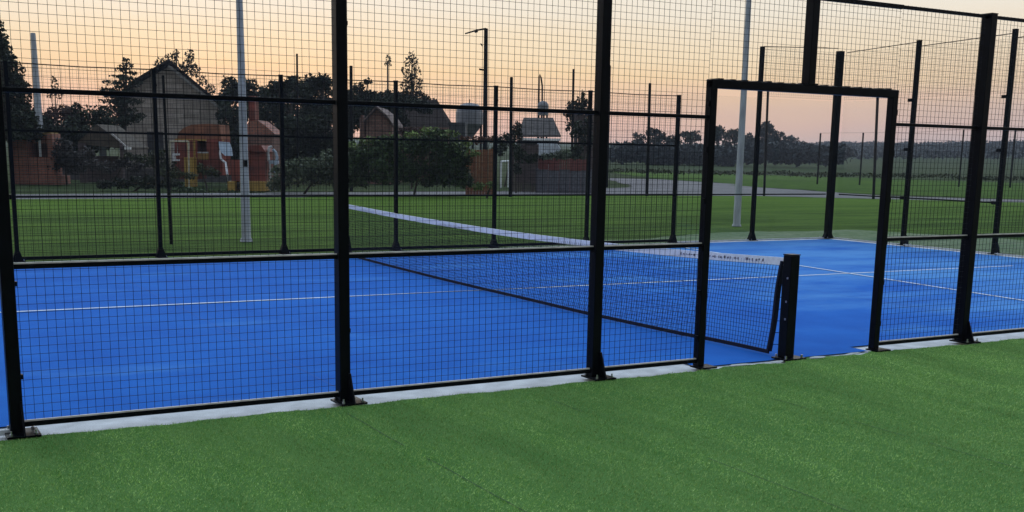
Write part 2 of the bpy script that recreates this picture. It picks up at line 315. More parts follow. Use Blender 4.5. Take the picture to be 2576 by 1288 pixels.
# seams between the turf rolls, each a shallow dark groove with slightly raised lips
seam_m = mat('turf_seam', (.012, .045, .016), .9, .4, 20)
sm_ = MB()
for x0 in (-4.15, -2.72, -1.26, .35, 1.9): 
    y = -.35; x = x0
    while y > -6.5:
        ln = random.uniform(.15, .5)
        if random.random() < .6:
            nxx = x0+random.uniform(-.008, .008)+(-.05*(y+.3) if x0 > 3 else 0)
            sm_.quad((x-.002, y, .011), (x+.003, y, .011), (nxx+.003, y-ln, .011), (nxx-.002, y-ln, .011)); x = nxx
        y -= ln
struct('turf_seams', sm_, seam_m)
def blades():
    n = 330000
    # denser close to the camera
    x = rng.uniform(-7.2, 4.2, n*3); y = -.09-rng.random(n*3)**1.0*5.2
    d = (x-CX)*F0.x+(y-CY)*F0.y; r = (x-CX)*R0.x+(y-CY)*R0.y
    ok = (d > 1.9) & (np.abs(r) < d*.50+.2); x = x[ok][:n]; y = y[ok][:n]
    ok = y < np.array([turf_edge(a) for a in x]) + .012; x = x[ok]; y = y[ok]; n = len(x)
    a = rng.uniform(0, 2*np.pi, n); ln = rng.uniform(.008, .018, n); lean = rng.uniform(.2, 1.3, n); ld = rng.normal(-1.2, 1.1, n)
    wv = rng.uniform(.0010, .0023, n)
    base = np.stack([x, y, np.full(n, .005)], 1); wd = np.stack([np.cos(a), np.sin(a), 0*a], 1)*wv[:, None]
    tip = base+np.stack([np.cos(ld)*np.sin(lean), np.sin(ld)*np.sin(lean), np.cos(lean)], 1)*ln[:, None]
    v = np.empty((n, 3, 3)); v[:, 0] = base-wd; v[:, 1] = base+wd; v[:, 2] = tip
    me = bpy.data.meshes.new('turf_blades'); me.vertices.add(n*3); me.vertices.foreach_set('co', v.reshape(-1))
    me.loops.add(n*3); me.loops.foreach_set('vertex_index', np.arange(n*3)); me.polygons.add(n)
    me.polygons.foreach_set('loop_start', np.arange(0, n*3, 3)); me.polygons.foreach_set('loop_total', np.full(n, 3))
    me.update(); me.validate()
    m = bpy.data.materials.new('turf_blade'); m.use_nodes = True; t = m.node_tree; b = t.nodes['Principled BSDF']
    gi = t.nodes.new('ShaderNodeNewGeometry'); rr = t.nodes.new('ShaderNodeValToRGB'); t.links.new(gi.outputs['Random Per Island'], rr.inputs[0])
    rr.color_ramp.elements[0].color = (.15, .33, .055, 1); rr.color_ramp.elements[1].color = (.58, .80, .28, 1)
    n1 = t.nodes.new('ShaderNodeTexNoise'); n1.inputs['Scale'].default_value = 1.1; n1.inputs['Detail'].default_value = 6; mq = t.nodes.new('ShaderNodeMapping'); mq.inputs['Scale'].default_value = (1.9, .45, 1); t.links.new(gi.outputs['Position'], mq.inputs[0]); t.links.new(mq.outputs[0], n1.inputs[0])
    mr = t.nodes.new('ShaderNodeMapRange'); mr.inputs['From Min'].default_value = .35; mr.inputs['From Max'].default_value = .65; mr.inputs['To Min'].default_value = .64; mr.inputs['To Max'].default_value = 1.28; t.links.new(n1.outputs[0], mr.inputs[0])
    y_ = t.nodes.new('ShaderNodeVectorMath'); y_.operation = 'SCALE'; t.links.new(rr.outputs[0], y_.inputs[0]); t.links.new(mr.outputs[0], y_.inputs['Scale'])
    t.links.new(y_.outputs[0], b.inputs['Base Color']); b.inputs['Roughness'].default_value = .8; b.inputs['Specular IOR Level'].default_value = .05
    me.materials.append(m); o = bpy.data.objects.new('turf_blades', me); COL.objects.link(o); tag(o, 'short green artificial turf blades in front of the court', 'turf', kind='stuff'); ALL.append(o)
blades()
# ------------------------------------------------------------------ the court cage
def foot_plate(root, x, y, sx, out, side=1, gus=True, big=.11):
    """base plate, gusset and anchor bolts of a post; out = outward direction along y (or x when side=0)"""
    b = MB(); ox, oy = (0, out) if side else (out, 0)
    b.box((x+.025*(1 if side else 0)+ox*.04, y+oy*.04, .012+.004), (big*.85, big*.95, .006)); pl = b.build('base_plate', BLACK, root)
    for i in (-1, 1):
        for j in (-1, 1):
            px, py = x+.025+ox*.04+i*big*.62, y+oy*.04+j*big*.72
            t = MB(); t.lathe((px, py, .02), [(.011, 0), (.011, .014), (.006, .015), (.006, .032)], 6); t.build('anchor_bolt', ZINC, pl)
    if not gus:
        q = MB(); w1, w2 = .075*(big/.11)+.02, .045
        q.hexa([(x-w1, y-w2, .02), (x+w1, y-w2, .02), (x+w1, y+w2, .02), (x-w1, y+w2, .02)], [(x-.034*(big/.1), y-.04, .17), (x+.034*(big/.1), y-.04, .17), (x+.034*(big/.1), y+.04, .17), (x-.034*(big/.1), y+.04, .17)])
        q.build('flared_foot', FARBLACK, root)
    if gus:
        k = MB(); dx, dy = (0, out) if side else (out, 0)
        a = Vector((x+.0, y, .022))
        o = Vector((dx, dy, 0)); wv = Vector((abs(dy), abs(dx), 0))*.006
        h0 = .045
        p = [a+o*h0, a+o*(h0+.095), a+o*(h0+.018)+Vector((0, 0, .19)), a+o*h0+Vector((0, 0, .19))]
        k.prism([q+Vector((.028, 0, 0))-wv for q in p], wv*2); k.build('gusset', BLACK, root)
def cage_post(name, x, y, h, wx, wy, label, m=None, out=-1, gus=True, side=1, clips=(), cat='fence post', group='black posts of the court cage', z0=.02, plate=True, cap=True, big=.11):
    r = thing(name, (x, y, 0), label, cat, group); m = m or BLACK
    b = MB(); b.box((x, y, z0+(h-z0)/2), (wx/2, wy/2, (h-z0)/2)); b.build('post', m, r, bevel=.004)
    if cap:
        c = MB(); c.box((x, y, h+.004), (wx/2+.002, wy/2+.002, .004)); c.build('cap', m, r)
    if plate: foot_plate(r, x, y, wx, out, side, gus, big)
    if clips:
        for z in clips: c = MB(); c.box((x+wx/2+.006, y, z), (.008, .018, .014)); c.build('mesh_clip', m, r)
    return r
def wires(root, a, b, z0, z1, sp=.05, r=.0019, m=None, jit=.0015, name='wire_mesh', off=0.0):
    """welded wire mesh between ground points a and b (2D), from z0 to z1"""
    a = Vector((a[0], a[1], 0)); b = Vector((b[0], b[1], 0)); Ln = (b-a).length; d = (b-a)/Ln; nrm = Vector((-d.y, d.x, 0))
    w_ = MB(); n = int(Ln/sp); k = int((z1-z0)/sp)
    st = (Ln-n*sp)/2; bow = [0.0]*(n+1)
    fy_ = lambda s, z: nrm*(.004*math.sin(s*3+z*2))+nrm*off
    for i in range(n+1):
        s_ = st+i*sp+random.uniform(-jit, jit); pts = []
        q0 = a+d*s_+fy_(s_, z0); q1 = a+d*(s_+random.uniform(-jit, jit)*2)+fy_(s_, z1)
        w_.bar((q0.x, q0.y, z0), (q1.x, q1.y, z1), r*2, cap=False)
    segs = max(2, int(Ln/.5))
    for j in range(k+1):
        z = z0+(z1-z0-k*sp)/2+j*sp+random.uniform(-jit, jit)
        for i in range(segs):
            s0, s1 = Ln*i/segs, Ln*(i+1)/segs; q0 = a+d*s0+fy_(s0, z)+nrm*r*2; q1 = a+d*s1+fy_(s1, z)+nrm*r*2
            w_.bar((q0.x, q0.y, z), (q1.x, q1.y, z), r*2, cap=False)
    return w_.build(name, m or WIRE, root)
def rail(root, a, b, z, w_=.03, h=.036, m=None, name='rail'):
    k = MB(); k.bar((a[0], a[1], z), (b[0], b[1], z), w_, h); return k.build(name, m or BLACK, root, bevel=.003)
P0, P1, P2, JL, JR, P3, P4 = -6.10, -4.04, -1.995, -.965, 1.036, 2.19, 4.2
pw_, pd_ = .075, .09
cage_post('fence_post', P0, 0, 3.0, pw_, pd_, 'black cage post at the left edge, nearest to the camera, joining glass and mesh', clips=(.35, .9, 1.4, 2.4))
cage_post('fence_post', P1, 0, 3.0, pw_, pd_, 'tall black cage post in front of the far end of the net', clips=(.5, 1.5, 2.5))
cage_post('fence_post', P2, 0, 3.0, pw_, pd_, 'tall black cage post one narrow mesh panel left of the door opening', clips=(.5, 1.5, 2.5))
cage_post('fence_post', P3, 0, 3.0, .08, .11, 'tall black cage post right of the door opening, its top in view', clips=(.5, 1.5, 2.5))
# mesh bays of the near side
def bay(a, b, label, za=.055, zt=3.0, rails=(.062, 1.0, 2.0, 3.0), group='wire mesh panels of the near side', y=0.0):
    r = thing('mesh_panel', ((a+b)/2, y, 0), label, 'mesh panel', group)
    for z in rails:
        h = .030 if z < .1 else .028
        rail(r, (a, y), (b, y), min(z, zt-.018) if z < 2.9 else z-.02, .032, h)
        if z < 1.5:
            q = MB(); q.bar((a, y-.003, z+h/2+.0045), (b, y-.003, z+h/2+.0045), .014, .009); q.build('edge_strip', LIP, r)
    wires(r, (a, y), (b, y), za, zt, .05, .00112)
    return r
hw = pw_/2
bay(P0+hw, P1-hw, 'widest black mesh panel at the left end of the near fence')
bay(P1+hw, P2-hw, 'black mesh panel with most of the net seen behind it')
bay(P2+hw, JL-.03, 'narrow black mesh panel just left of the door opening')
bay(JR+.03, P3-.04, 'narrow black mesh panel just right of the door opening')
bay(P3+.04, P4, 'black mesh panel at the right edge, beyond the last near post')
# door frame with the mesh over it
LZ = 2.255
r = thing('door_frame', ((JL+JR)/2, 0, 0), 'black steel door frame with open doorway and thick lintel', 'door frame')
for x, lab in ((JL, 'left'), (JR, 'right')):
    b = MB(); b.box((x, 0, .02+(LZ)/2), (.032, .034, LZ/2)); b.build('jamb', BLACK, r, bevel=.004)
    b = MB(); b.box((x+.03, -.03, .014), (.085, .07, .006)); b.build('base_plate', BLACK, r)
    for z in (.25, .62, .98, 1.35, 1.75, 2.1): b = MB(); b.box((x+(-.038 if x < 0 else .038), -.01, z), (.008, .016, .022)); b.build('hinge_lug', BLACK, r)
b = MB(); b.box(((JL+JR)/2, 0, LZ), ((JR-JL)/2+.032, .036, .034)); b.build('lintel', BLACK, r, bevel=.006)
for i in range(16): b = MB(); b.box((JL+.08+i*.123+random.uniform(-.02, .02), -.0, LZ+.036+random.uniform(-.002, .004)), (.018+random.random()*.012, .03, .005)); b.build('mesh_clamp', BLACK, r)
r = thing('mesh_panel', ((JL+JR)/2, 0, LZ), 'black mesh panel above the door lintel', 'mesh panel', 'wire mesh panels of the near side')
for a_, b_ in ((JL-.03, .0), (.08, JR+.03)):
    rail(r, (a_, 0), (b_, 0), 2.98, .032, .036); wires(r, (a_, 0), (b_, 0), LZ+.034, 3.0, .05, .00112)
r = thing('short_post', (.04, 0, LZ), 'short black post standing on the middle of the door lintel', 'fence post')
b = MB(); b.box((.04, 0, (LZ+.034+3.0)/2), (.036, .045, (3.0-LZ-.034)/2)); b.build('post', BLACK, r, bevel=.004)
b = MB(); b.box((.04, 0, LZ+.04), (.075, .04, .006)); b.build('flange', BLACK, r)
for x_, y_, r_, lb in ((-.62, -.085, .075, 'pale mortar scrap beside the foot of the left door jamb'), (-.2, -.10, .06, 'pale mortar scrap left of the net post foot'), (.25, -.085, .065, 'pale mortar scrap right of the net post foot'), (.72, -.08, .06, 'pale mortar scrap beside the foot of the right door jamb')):
    q = MB(); q.lathe((0, 0, 0), [(.02, .004), (1, .010), (.8, .017), (.02, .019)], 9)
    q.v = [(x_+a*r_*1.5*(1+.25*math.sin(b*9+x_*7)), y_+b*r_*.38*(1+.3*math.sin(a*7+x_*5)), c) for a, b, c in q.v]
    tag(q.build('mortar_scrap', CONC, origin=(x_, y_, 0)), lb, 'mortar scrap', 'mortar scraps along the doorway threshold')
# glass panel at the left edge
def glass_mat():
    m = bpy.data.materials.new('clear_glass'); m.use_nodes = True; t = m.node_tree; t.nodes.clear()
    o = t.nodes.new('ShaderNodeOutputMaterial'); tr = t.nodes.new('ShaderNodeBsdfTransparent'); tr.inputs[0].default_value = (.975, .985, .98, 1)
    gl = t.nodes.new('ShaderNodeBsdfGlossy'); gl.inputs['Roughness'].default_value = .01; fr = t.nodes.new('ShaderNodeFresnel'); fr.inputs[0].default_value = 1.18
    mx = t.nodes.new('ShaderNodeMixShader'); t.links.new(fr.outputs[0], mx.inputs[0]); t.links.new(tr.outputs[0], mx.inputs[1]); t.links.new(gl.outputs[0], mx.inputs[2]); t.links.new(mx.outputs[0], o.inputs[0])
    # faint smears so the pane is not perfectly clean
    n = t.nodes.new('ShaderNodeTexNoise'); n.inputs['Scale'].default_value = 3; mr = t.nodes.new('ShaderNodeMapRange'); mr.inputs['To Min'].default_value = .0; mr.inputs['To Max'].default_value = .06
    t.links.new(n.outputs[0], mr.inputs[0]); t.links.new(mr.outputs[0], gl.inputs['Roughness'])
    return m
GLASS = glass_mat()
def glass(a, b, h, label, group='glass panels of the court cage'):
    r = thing('glass_wall', ((a[0]+b[0])/2, (a[1]+b[1])/2, 0), label, 'glass panel', group)
    k = MB(); k.bar((a[0], a[1], h/2+.03), (b[0], b[1], h/2+.03), .012, h-.02); k.build('pane', GLASS, r)
    c = MB(); c.bar((a[0], a[1], .022), (b[0], b[1], .022), .035, .03); c.build('bottom_channel', CONC, r)
    return r
glass((-8.0, 0), (P0-.04, 0), 2.9, 'clear glass panel at the extreme left, before the first post')
# far side
FY = 10.75; fr_ = .026
fx = [-6.9, -4.88, -2.84, -.87, 1.11, 3.02, 5.0, 7.04]
desc = ['black far side post beyond the left edge of the court', 'black far side post close to the left edge of the view', 'black far side post standing before the stone gabled house',
        'black far side post midway between the pale lamp pole and the near post', 'black far side post just right of the far end of the net', 'black far side post at the orange board fence',
        'black far side post hidden mostly behind the near post', 'black far side post right before the doorway, first of the glass']
for x, ds_ in zip(fx, desc):
    cage_post('fence_post', x, FY, 2.84, .055, .07, ds_, m=FARBLACK, out=1, gus=False, clips=(.95, 1.9, 2.6), big=.09)
for i in range(len(fx)-1):
    a, b = fx[i]+.0275, fx[i+1]-.0275
    lab = ['far mesh panel at the far left behind the first bay', 'far mesh panel in front of the brick barbecue', 'far mesh panel crossed by the pale lamp pole', 'far mesh panel in which the net ends',
           'far mesh panel in front of the big green shrub', 'far mesh panel in front of the goal frame', 'far mesh panel beside the grey path curve'][i]
    r = thing('far_mesh_panel', ((a+b)/2, FY, 0), lab, 'mesh panel', 'wire mesh panels of the far side')
    for z in (.06, .95, 1.89): rail(r, (a, FY), (b, FY), z, .03, .03 if z > .1 else .05, FARBLACK)
    k = MB(); k.tube([(a, FY, 2.83), ((a+b)/2, FY, 2.815), (b, FY, 2.83)], .008, 6); k.build('top_wire', FARBLACK, r)
    wires(r, (a, FY), (b, FY), .06, 2.83, .05, .0012, m=WIRE)
cage_post('tall_fence_post', 9.07, FY, 3.86, .07, .08, 'tall black post in the doorway view, left of the corner post', m=FARBLACK, out=1, gus=False, clips=(.9, 1.9, 2.9), big=.11, group='tall posts of the glass end')
cage_post('corner_post', 11.20, FY, 3.89, .125, .125, 'thick black corner post where the two glass walls meet', m=FARBLACK, out=1, gus=False, clips=(1.2, 2.4), big=.16, group='tall posts of the glass end')
for y, lb, h in ((8.83, 'tall black end wall post between the doorway and the right near post', 3.98), (6.70, 'tall black end wall post close to the right edge of the view', 4.02), (4.65, 'tall black end wall post outside the right edge', 4.02)):
    cage_post('tall_fence_post', ex(y)+.03, y, h, .09, .07, lb, m=FARBLACK, out=1, gus=True, side=0, clips=(), big=.11, group='tall posts of the glass end')
    rt = [o for o in ALL if o.name.startswith('tall_fence_post')][-1]
    for z in (.95, 1.9, 2.85): c = MB(); c.box((ex(y)-.03, y+.06, z), (.012, .05, .03)); c.build('glass_clamp', FARBLACK, rt)
glass((7.07, FY), (9.03, FY), 2.85, 'clear far side glass panel seen through the left of the doorway')
glass((9.11, FY), (11.13, FY), 2.85, 'clear far side glass panel left of the thick corner post')
glass((ex(10.6), 10.66), (ex(8.88), 8.88), 2.85, 'clear end wall glass panel just right of the corner post')
glass((ex(8.78), 8.78), (ex(6.75), 6.75), 2.85, 'clear end wall glass panel seen beside the right near post')
glass((ex(6.65), 6.65), (ex(4.65), 4.65), 2.85, 'clear end wall glass panel at the right edge of the view')
for a, b, lb in (((9.11, FY), (11.13, FY), 'far side mesh strip above the glass left of the corner post'), ((ex(10.6), 10.66), (ex(8.88), 8.88), 'end wall mesh strip above the glass right of the corner post'),
                 ((ex(8.78), 8.78), (ex(6.75), 6.75), 'end wall mesh strip above the glass by the right near post'), ((ex(6.65), 6.65), (ex(4.65), 4.65), 'end wall mesh strip above the glass at the right edge')):
    r = thing('upper_mesh_strip', ((a[0]+b[0])/2, (a[1]+b[1])/2, 2.9), lb, 'mesh panel', 'mesh strips on top of the glass walls')
    k = MB(); k.tube([(a[0], a[1], 3.87), (b[0], b[1], 3.95)], .008, 6); k.build('top_wire', FARBLACK, r)
    wires(r, a, b, 2.9, 3.87, .05, .0010)
for a, b, lb in (((7.07, FY+.05), (9.03, FY+.05), 'thin black rail behind the far glass left of the tall post'), ((9.11, FY+.05), (11.1, FY+.05), 'thin black rail behind the far glass left of the corner'),
                 ((ex(10.6)+.05, 10.66), (ex(8.88)+.05, 8.88), 'thin black rail behind the end glass right of the corner'), ((ex(8.78)+.05, 8.78), (ex(6.75)+.05, 6.75), 'thin black rail behind the end glass at the right')):
    k = MB(); k.bar((a[0], a[1], .95), (b[0], b[1], .95), .02, .025)
    tag(k.build('glass_rail', FARBLACK, origin=(a[0], a[1], .95)), lb, 'rail', 'thin rails behind the glass')
# ------------------------------------------------------------------ net
def net_top(y): return np.interp(y, [.15, 1, 1.8, 2.6, 3.4, 4.2, 5, 5.8, 6.6, 7.4, 8.2, 9, 9.8, 10.3], [.862, .828, .806, .788, .776, .770, .768, .771, .777, .786, .798, .812, .832, .845])
def net_bx(y): return float(np.interp(y, [.15, .6, .95, 1.4, 2, 2.9, 4.4, 5.2, 6.5, 8.2, 10.3], [.0, -.01, -.03, -.08, -.11, -.15, -.14, -.15, -.14, -.09, 0]))
Y0, Y1 = .12, 10.22
def net_pt(y, t):                                       # t 0 bottom .. 1 top
    zt = net_top(y)-.03; zb = .035
    y0 = y
    if y < 1.2: y0 = y+(1-t)*.10*(1.2-y)/1.0             # the lashed end leans inwards at the bottom
    x = net_bx(y)*(1-t)**1.3 + .012*math.sin(y*4+t*5)*math.sin(t*math.pi)
    return Vector((x, y0, zb+(zt-zb)*t))
r = thing('padel_net', (0, 5.2, 0), 'low black net with white top band stretched across the blue court', 'net')
k = MB(); ny = int((Y1-Y0)/.038); nzz = 20
for i in range(ny+1):
    y = Y0+(Y1-Y0)*i/ny; pts = [net_pt(y, j/8) for j in range(9)]
    for a, b in zip(pts[:-1], pts[1:]): k.bar(a, b, .0026, cap=False)
for j in range(nzz):
    pts = [net_pt(Y0+(Y1-Y0)*i/80, j/nzz) for i in range(81)]
    for a, b in zip(pts[:-1], pts[1:]): k.bar(a, b, .0026, cap=False)
k.build('net_mesh', CORD, r)
def ribbon(fn, n, th): 
    m = MB()
    for i in range(n):
        a0, a1 = fn(i/n); b0, b1 = fn((i+1)/n)
        t = Vector((th, 0, 0)); m.hexa([a0-t, b0-t, b0+t, a0+t], [a1-t, b1-t, b1+t, a1+t])
    return m
def bandf(s):
    y = Y0-.02+(Y1-Y0+.04)*s; z = net_top(y); x = .006*math.sin(y*2.2)
    return Vector((x, y, z-.066)), Vector((x, y, z))
bd = ribbon(bandf, 90, .006).build('top_band', BAND, r)
inkm = MB(); y = .36
while y < 1.55:                                          # small illegible lettering printed on the band
    L_ = random.uniform(.012, .03); z = net_top(y)-.034; x = .006*math.sin(y*2.2)-.0085
    for q in range(random.choice((2, 3, 3))):
        yy = y+random.uniform(0, L_); hh = random.uniform(.006, .013)
        inkm.box((x, yy, z+random.uniform(-.004, .004)), (.0012, random.uniform(.003, .008), hh*random.choice((.3, 1))))
    y += L_+random.uniform(.012, .03)
    if random.random() < .12: y += .07
inkm.build('band_lettering', INK, bd)
ribbon(lambda s: (net_pt(Y0+(Y1-Y0)*s, 0)-Vector((0, 0, .022)), net_pt(Y0+(Y1-Y0)*s, 0)+Vector((0, 0, .012))), 80, .006).build('bottom_tape', CORD, r)
for y in (Y0, Y1):
    k = MB()
    for j in range(8): k.bar(net_pt(y, j/8), net_pt(y, (j+1)/8), .02, .05, up=(1, 0, 0))
    k.build('side_tape', CORD, r)
k = MB()
for j in range(7):
    t = .08+j*.13; p = net_pt(Y0, t); k.tube([p, (0, .06, p.z+.02)], .003, 5)
k.build('lacing', CORD, r)
r = thing('net_post', (0, .02, 0), 'stout black net post standing in the open doorway', 'net post', 'net posts')
b = MB(); b.box((0, .02, .02+.435), (.048, .05, .435)); b.build('post', BLACK, r, bevel=.005)
b = MB(); b.box((0, .02, .896), (.05, .052, .004)); b.build('cap', BLACK, r)
b = MB(); b.box((.01, -.01, .014), (.12, .085, .006)); pl = b.build('base_plate', BLACK, r)
for i in (-1, 1):
    for j in (-1, 1): b = MB(); b.tube([(.01+i*.09, -.01+j*.06, .018), (.01+i*.09, -.01+j*.06, .045)], .01, 6); b.build('anchor_bolt', ZINC, pl)
for z in (.35, .5, .7): b = MB(); b.box((-.05, .0, z), (.005, .006, .008)); b.build('hook', ZINC, r)
r = thing('net_post', (0, 10.35, 0), 'far net post half hidden behind the tall near cage post', 'net post', 'net posts')
b = MB(); b.box((0, 10.35, .45), (.05, .05, .44)); b.build('post', BLACK, r, bevel=.005)
b = MB(); b.box((0, 10.35, .014), (.10, .09, .006)); b.build('base_plate', BLACK, r)
k = MB(); k.prism([(0.0, 10.30, .02), (.14, 10.30, .02), (.05, 10.30, .5), (0.0, 10.30, .8)], (0, .012, 0)); k.build('brace', BLACK, r)
# ------------------------------------------------------------------ lamp poles and thin posts outside the court
def px_pole(name, label, cat, ub, vb, ut, vt, wb, wt, m, d=None, n=10, group=None, square=False):
    base = G(ub, vb) if d is None else ground_at(ub, d)
    dd = (base-Vector((CX, CY, CZ))).dot(Fv); top = W(ut, vt, dd); top = Vector((base.x*.5+top.x*.5, base.y*.5+top.y*.5, top.z)) if abs(ut-ub) < 6 else top
    s = dd/FPX; r = thing(name, tuple(base), label, cat, group); k = MB()
    if square: k.bar(base, top, wb*s, wb*s)
    else: k.tube([base-Vector((0, 0, .02)), base.lerp(top, .5), top], [wb*s/2, (wb+wt)*s/4, wt*s/2], n)
    k.build('pole', m, r, smooth=False); return r, base, top, s
r, b0, t0, s = px_pole('lamp_pole', 'tall pale grey pole on the lawn left of the centre, lamp out of view', 'lamp pole', 620, 606, 597, -170, 24, 15, GALV, n=14, group='tall pale poles')
k = MB(); k.tube([b0-Vector((0, 0, .01)), b0+Vector((0, 0, .05))], [.12, .10], 14); k.build('collar', GALV, r)
for z in (1.42,): k = MB(); k.box((b0.x, b0.y-.07, z), (.03, .03, .06)); k.build('junction_box', FARBLACK, r)
k = MB(); k.bar(t0-Vector((.5, 0, .1)), t0+Vector((.5, 0, -.1)), .06); k.bar(t0+Vector((-.45, -.1, -.15)), t0+Vector((-.1, -.1, -.15)), .28, .06); k.bar(t0+Vector((.1, -.1, -.15)), t0+Vector((.45, -.1, -.15)), .28, .06); k.build('lamp_head', FARBLACK, r)
r, b0, t0, s = px_pole('lamp_pole', 'tall pale grey pole right of the near post, seen behind the doorway lintel', 'lamp pole', 1853, 568, 1893, -170, 19, 12, GALV, n=14, group='tall pale poles')
k = MB(); k.tube([b0-Vector((0, 0, .01)), b0+Vector((0, 0, .05))], [.12, .10], 14); k.build('collar', GALV, r)
k = MB(); k.bar(t0-Vector((.5, 0, .1)), t0+Vector((.5, 0, -.1)), .06); k.bar(t0+Vector((-.45, -.1, -.15)), t0+Vector((-.1, -.1, -.15)), .28, .06); k.bar(t0+Vector((.1, -.1, -.15)), t0+Vector((.45, -.1, -.15)), .28, .06); k.build('lamp_head', FARBLACK, r)
px_pole('utility_pole', 'weathered pale wooden pole at the left beside the dark conifer', 'pole', 108, 455, 83, 84, 22, 12, GALV, group=None)
TH = 'thin dark posts beyond the court'
px_pole('thin_post', 'thin dark post on the lawn in front of the stone gabled house', 'post', 431, 612, 410, 190, 8, 7, FARBLACK, group=TH)
r, b0, t0, s = px_pole('street_lamp', 'dark lamp post with a long arm reaching left against the sky', 'street lamp', 1219, 470, 1221, 76, 13, 10, FARBLACK, group=None)
k = MB(); k.tube([t0, t0+R0*(-22*s)+Vector((0, 0, -4*s)), t0+R0*(-52*s)+Vector((0, 0, -13*s))], [2.2*s, 2*s, 1.6*s], 6); k.build('arm', FARBLACK, r)
k = MB(); k.bar(t0+R0*(-28*s)+Vector((0, 0, -9*s)), t0+R0*(-20*s)+Vector((0, 0, -7*s)), .09, .07); k.bar(t0+R0*(-13*s)+Vector((0, 0, -36*s)), t0+R0*(-8*s)+Vector((0, 0, -42*s)), .07, .06); k.bar(t0+R0*(-16*s)+Vector((0, 0, -98*s)), t0+Vector((0, 0, -100*s)), .12, .08); k.build('camera_bracket', FARBLACK, r)
px_pole('thin_post', 'dark post with a slanting brace just right of the orange board fence', 'post', 1284, 494, 1284, 196, 9, 8, FARBLACK, group=TH)
px_pole('thin_post', 'dark slender mast right of the little water tower', 'post', 1437, 470, 1441, 176, 6, 6, FARBLACK, group=TH)
px_pole('thin_post', 'slender pole standing right beside the tall near post', 'post', 1527, 470, 1535, 165, 6, 4, FARBLACK, group=TH)
px_pole('thin_post', 'dark post at the bend of the grey path', 'post', 1627, 492, 1632, 211, 8, 7, FARBLACK, group=TH)
px_pole('thin_post', 'thin dark post just right of the tall post inside the doorway view', 'post', 1922, 492, 1932, 228, 6, 6, FARBLACK, group=TH)
px_pole('thin_post', 'thin dark post near the right jamb inside the doorway view', 'post', 2197, 500, 2208, 243, 7, 7, FARBLACK, group=TH)
px_pole('thin_post', 'short dark pole rising above the trees left of the tall near post', 'post', 750, 470, 750, 138, 5, 5, FARBLACK, group=TH)
px_pole('thin_post', 'dark pole rising above the trees right of the tall near post', 'post', 884, 480, 885, 168, 9, 8, FARBLACK, group=TH)
FPN = 'small posts of the distant field fence'
prev = None
for i, (u, vt, lb) in enumerate(((2060, 335, 'distant fence post left of the thick corner post'), (2167, 334, 'distant fence post right of the thick corner post'), (2285, 334, 'distant fence post near the right jamb'),
                    (2418, 326, 'distant fence post left of the tall right near post'), (2548, 328, 'distant fence post at the right edge'))):
    d = 75; base = ground_at(u, d); top = W(u, vt, d); top = Vector((base.x, base.y, top.z))
    r = thing('field_fence_post', tuple(base), lb, 'post', FPN); k = MB(); k.tube([base, top], .06, 6); k.build('pole', FARBLACK, r)
    if prev:
        k = MB(); k.bar(prev[0], top, .012, cap=False); k.bar(prev[0]-Vector((0, 0, .9)), top-Vector((0, 0, .9)), .012, cap=False); k.build('strand', FARBLACK, r)
    prev = (top,)
# ------------------------------------------------------------------ trees and shrubs
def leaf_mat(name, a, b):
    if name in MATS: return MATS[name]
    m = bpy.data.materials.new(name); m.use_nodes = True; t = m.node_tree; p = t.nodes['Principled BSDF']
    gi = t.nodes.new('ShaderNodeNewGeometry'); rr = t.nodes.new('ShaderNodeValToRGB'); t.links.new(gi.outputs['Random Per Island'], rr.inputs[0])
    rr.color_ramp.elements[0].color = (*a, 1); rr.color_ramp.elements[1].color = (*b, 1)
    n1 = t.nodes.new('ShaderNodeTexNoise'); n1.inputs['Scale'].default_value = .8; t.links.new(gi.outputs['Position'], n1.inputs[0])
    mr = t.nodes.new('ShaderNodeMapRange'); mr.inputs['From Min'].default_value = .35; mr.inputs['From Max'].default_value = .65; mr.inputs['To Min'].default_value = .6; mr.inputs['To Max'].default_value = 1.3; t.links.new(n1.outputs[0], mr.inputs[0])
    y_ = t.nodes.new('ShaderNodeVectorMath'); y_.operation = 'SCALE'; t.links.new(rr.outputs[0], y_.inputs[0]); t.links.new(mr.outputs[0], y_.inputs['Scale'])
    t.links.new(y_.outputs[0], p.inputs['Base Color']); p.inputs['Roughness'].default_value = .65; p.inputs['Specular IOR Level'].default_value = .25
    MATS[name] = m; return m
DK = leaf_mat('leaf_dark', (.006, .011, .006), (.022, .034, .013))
OL = leaf_mat('leaf_olive', (.022, .030, .012), (.055, .065, .024))
RD = leaf_mat('leaf_reddish', (.03, .016, .012), (.09, .04, .03))
GR = leaf_mat('leaf_green', (.010, .022, .008), (.060, .10, .032))
GRT = leaf_mat('leaf_bright', (.04, .075, .015), (.20, .27, .08))
GG = leaf_mat('leaf_greygreen', (.035, .05, .030), (.12, .15, .09))
BL = leaf_mat('leaf_bluish', (.011, .018, .022), (.026, .038, .038))
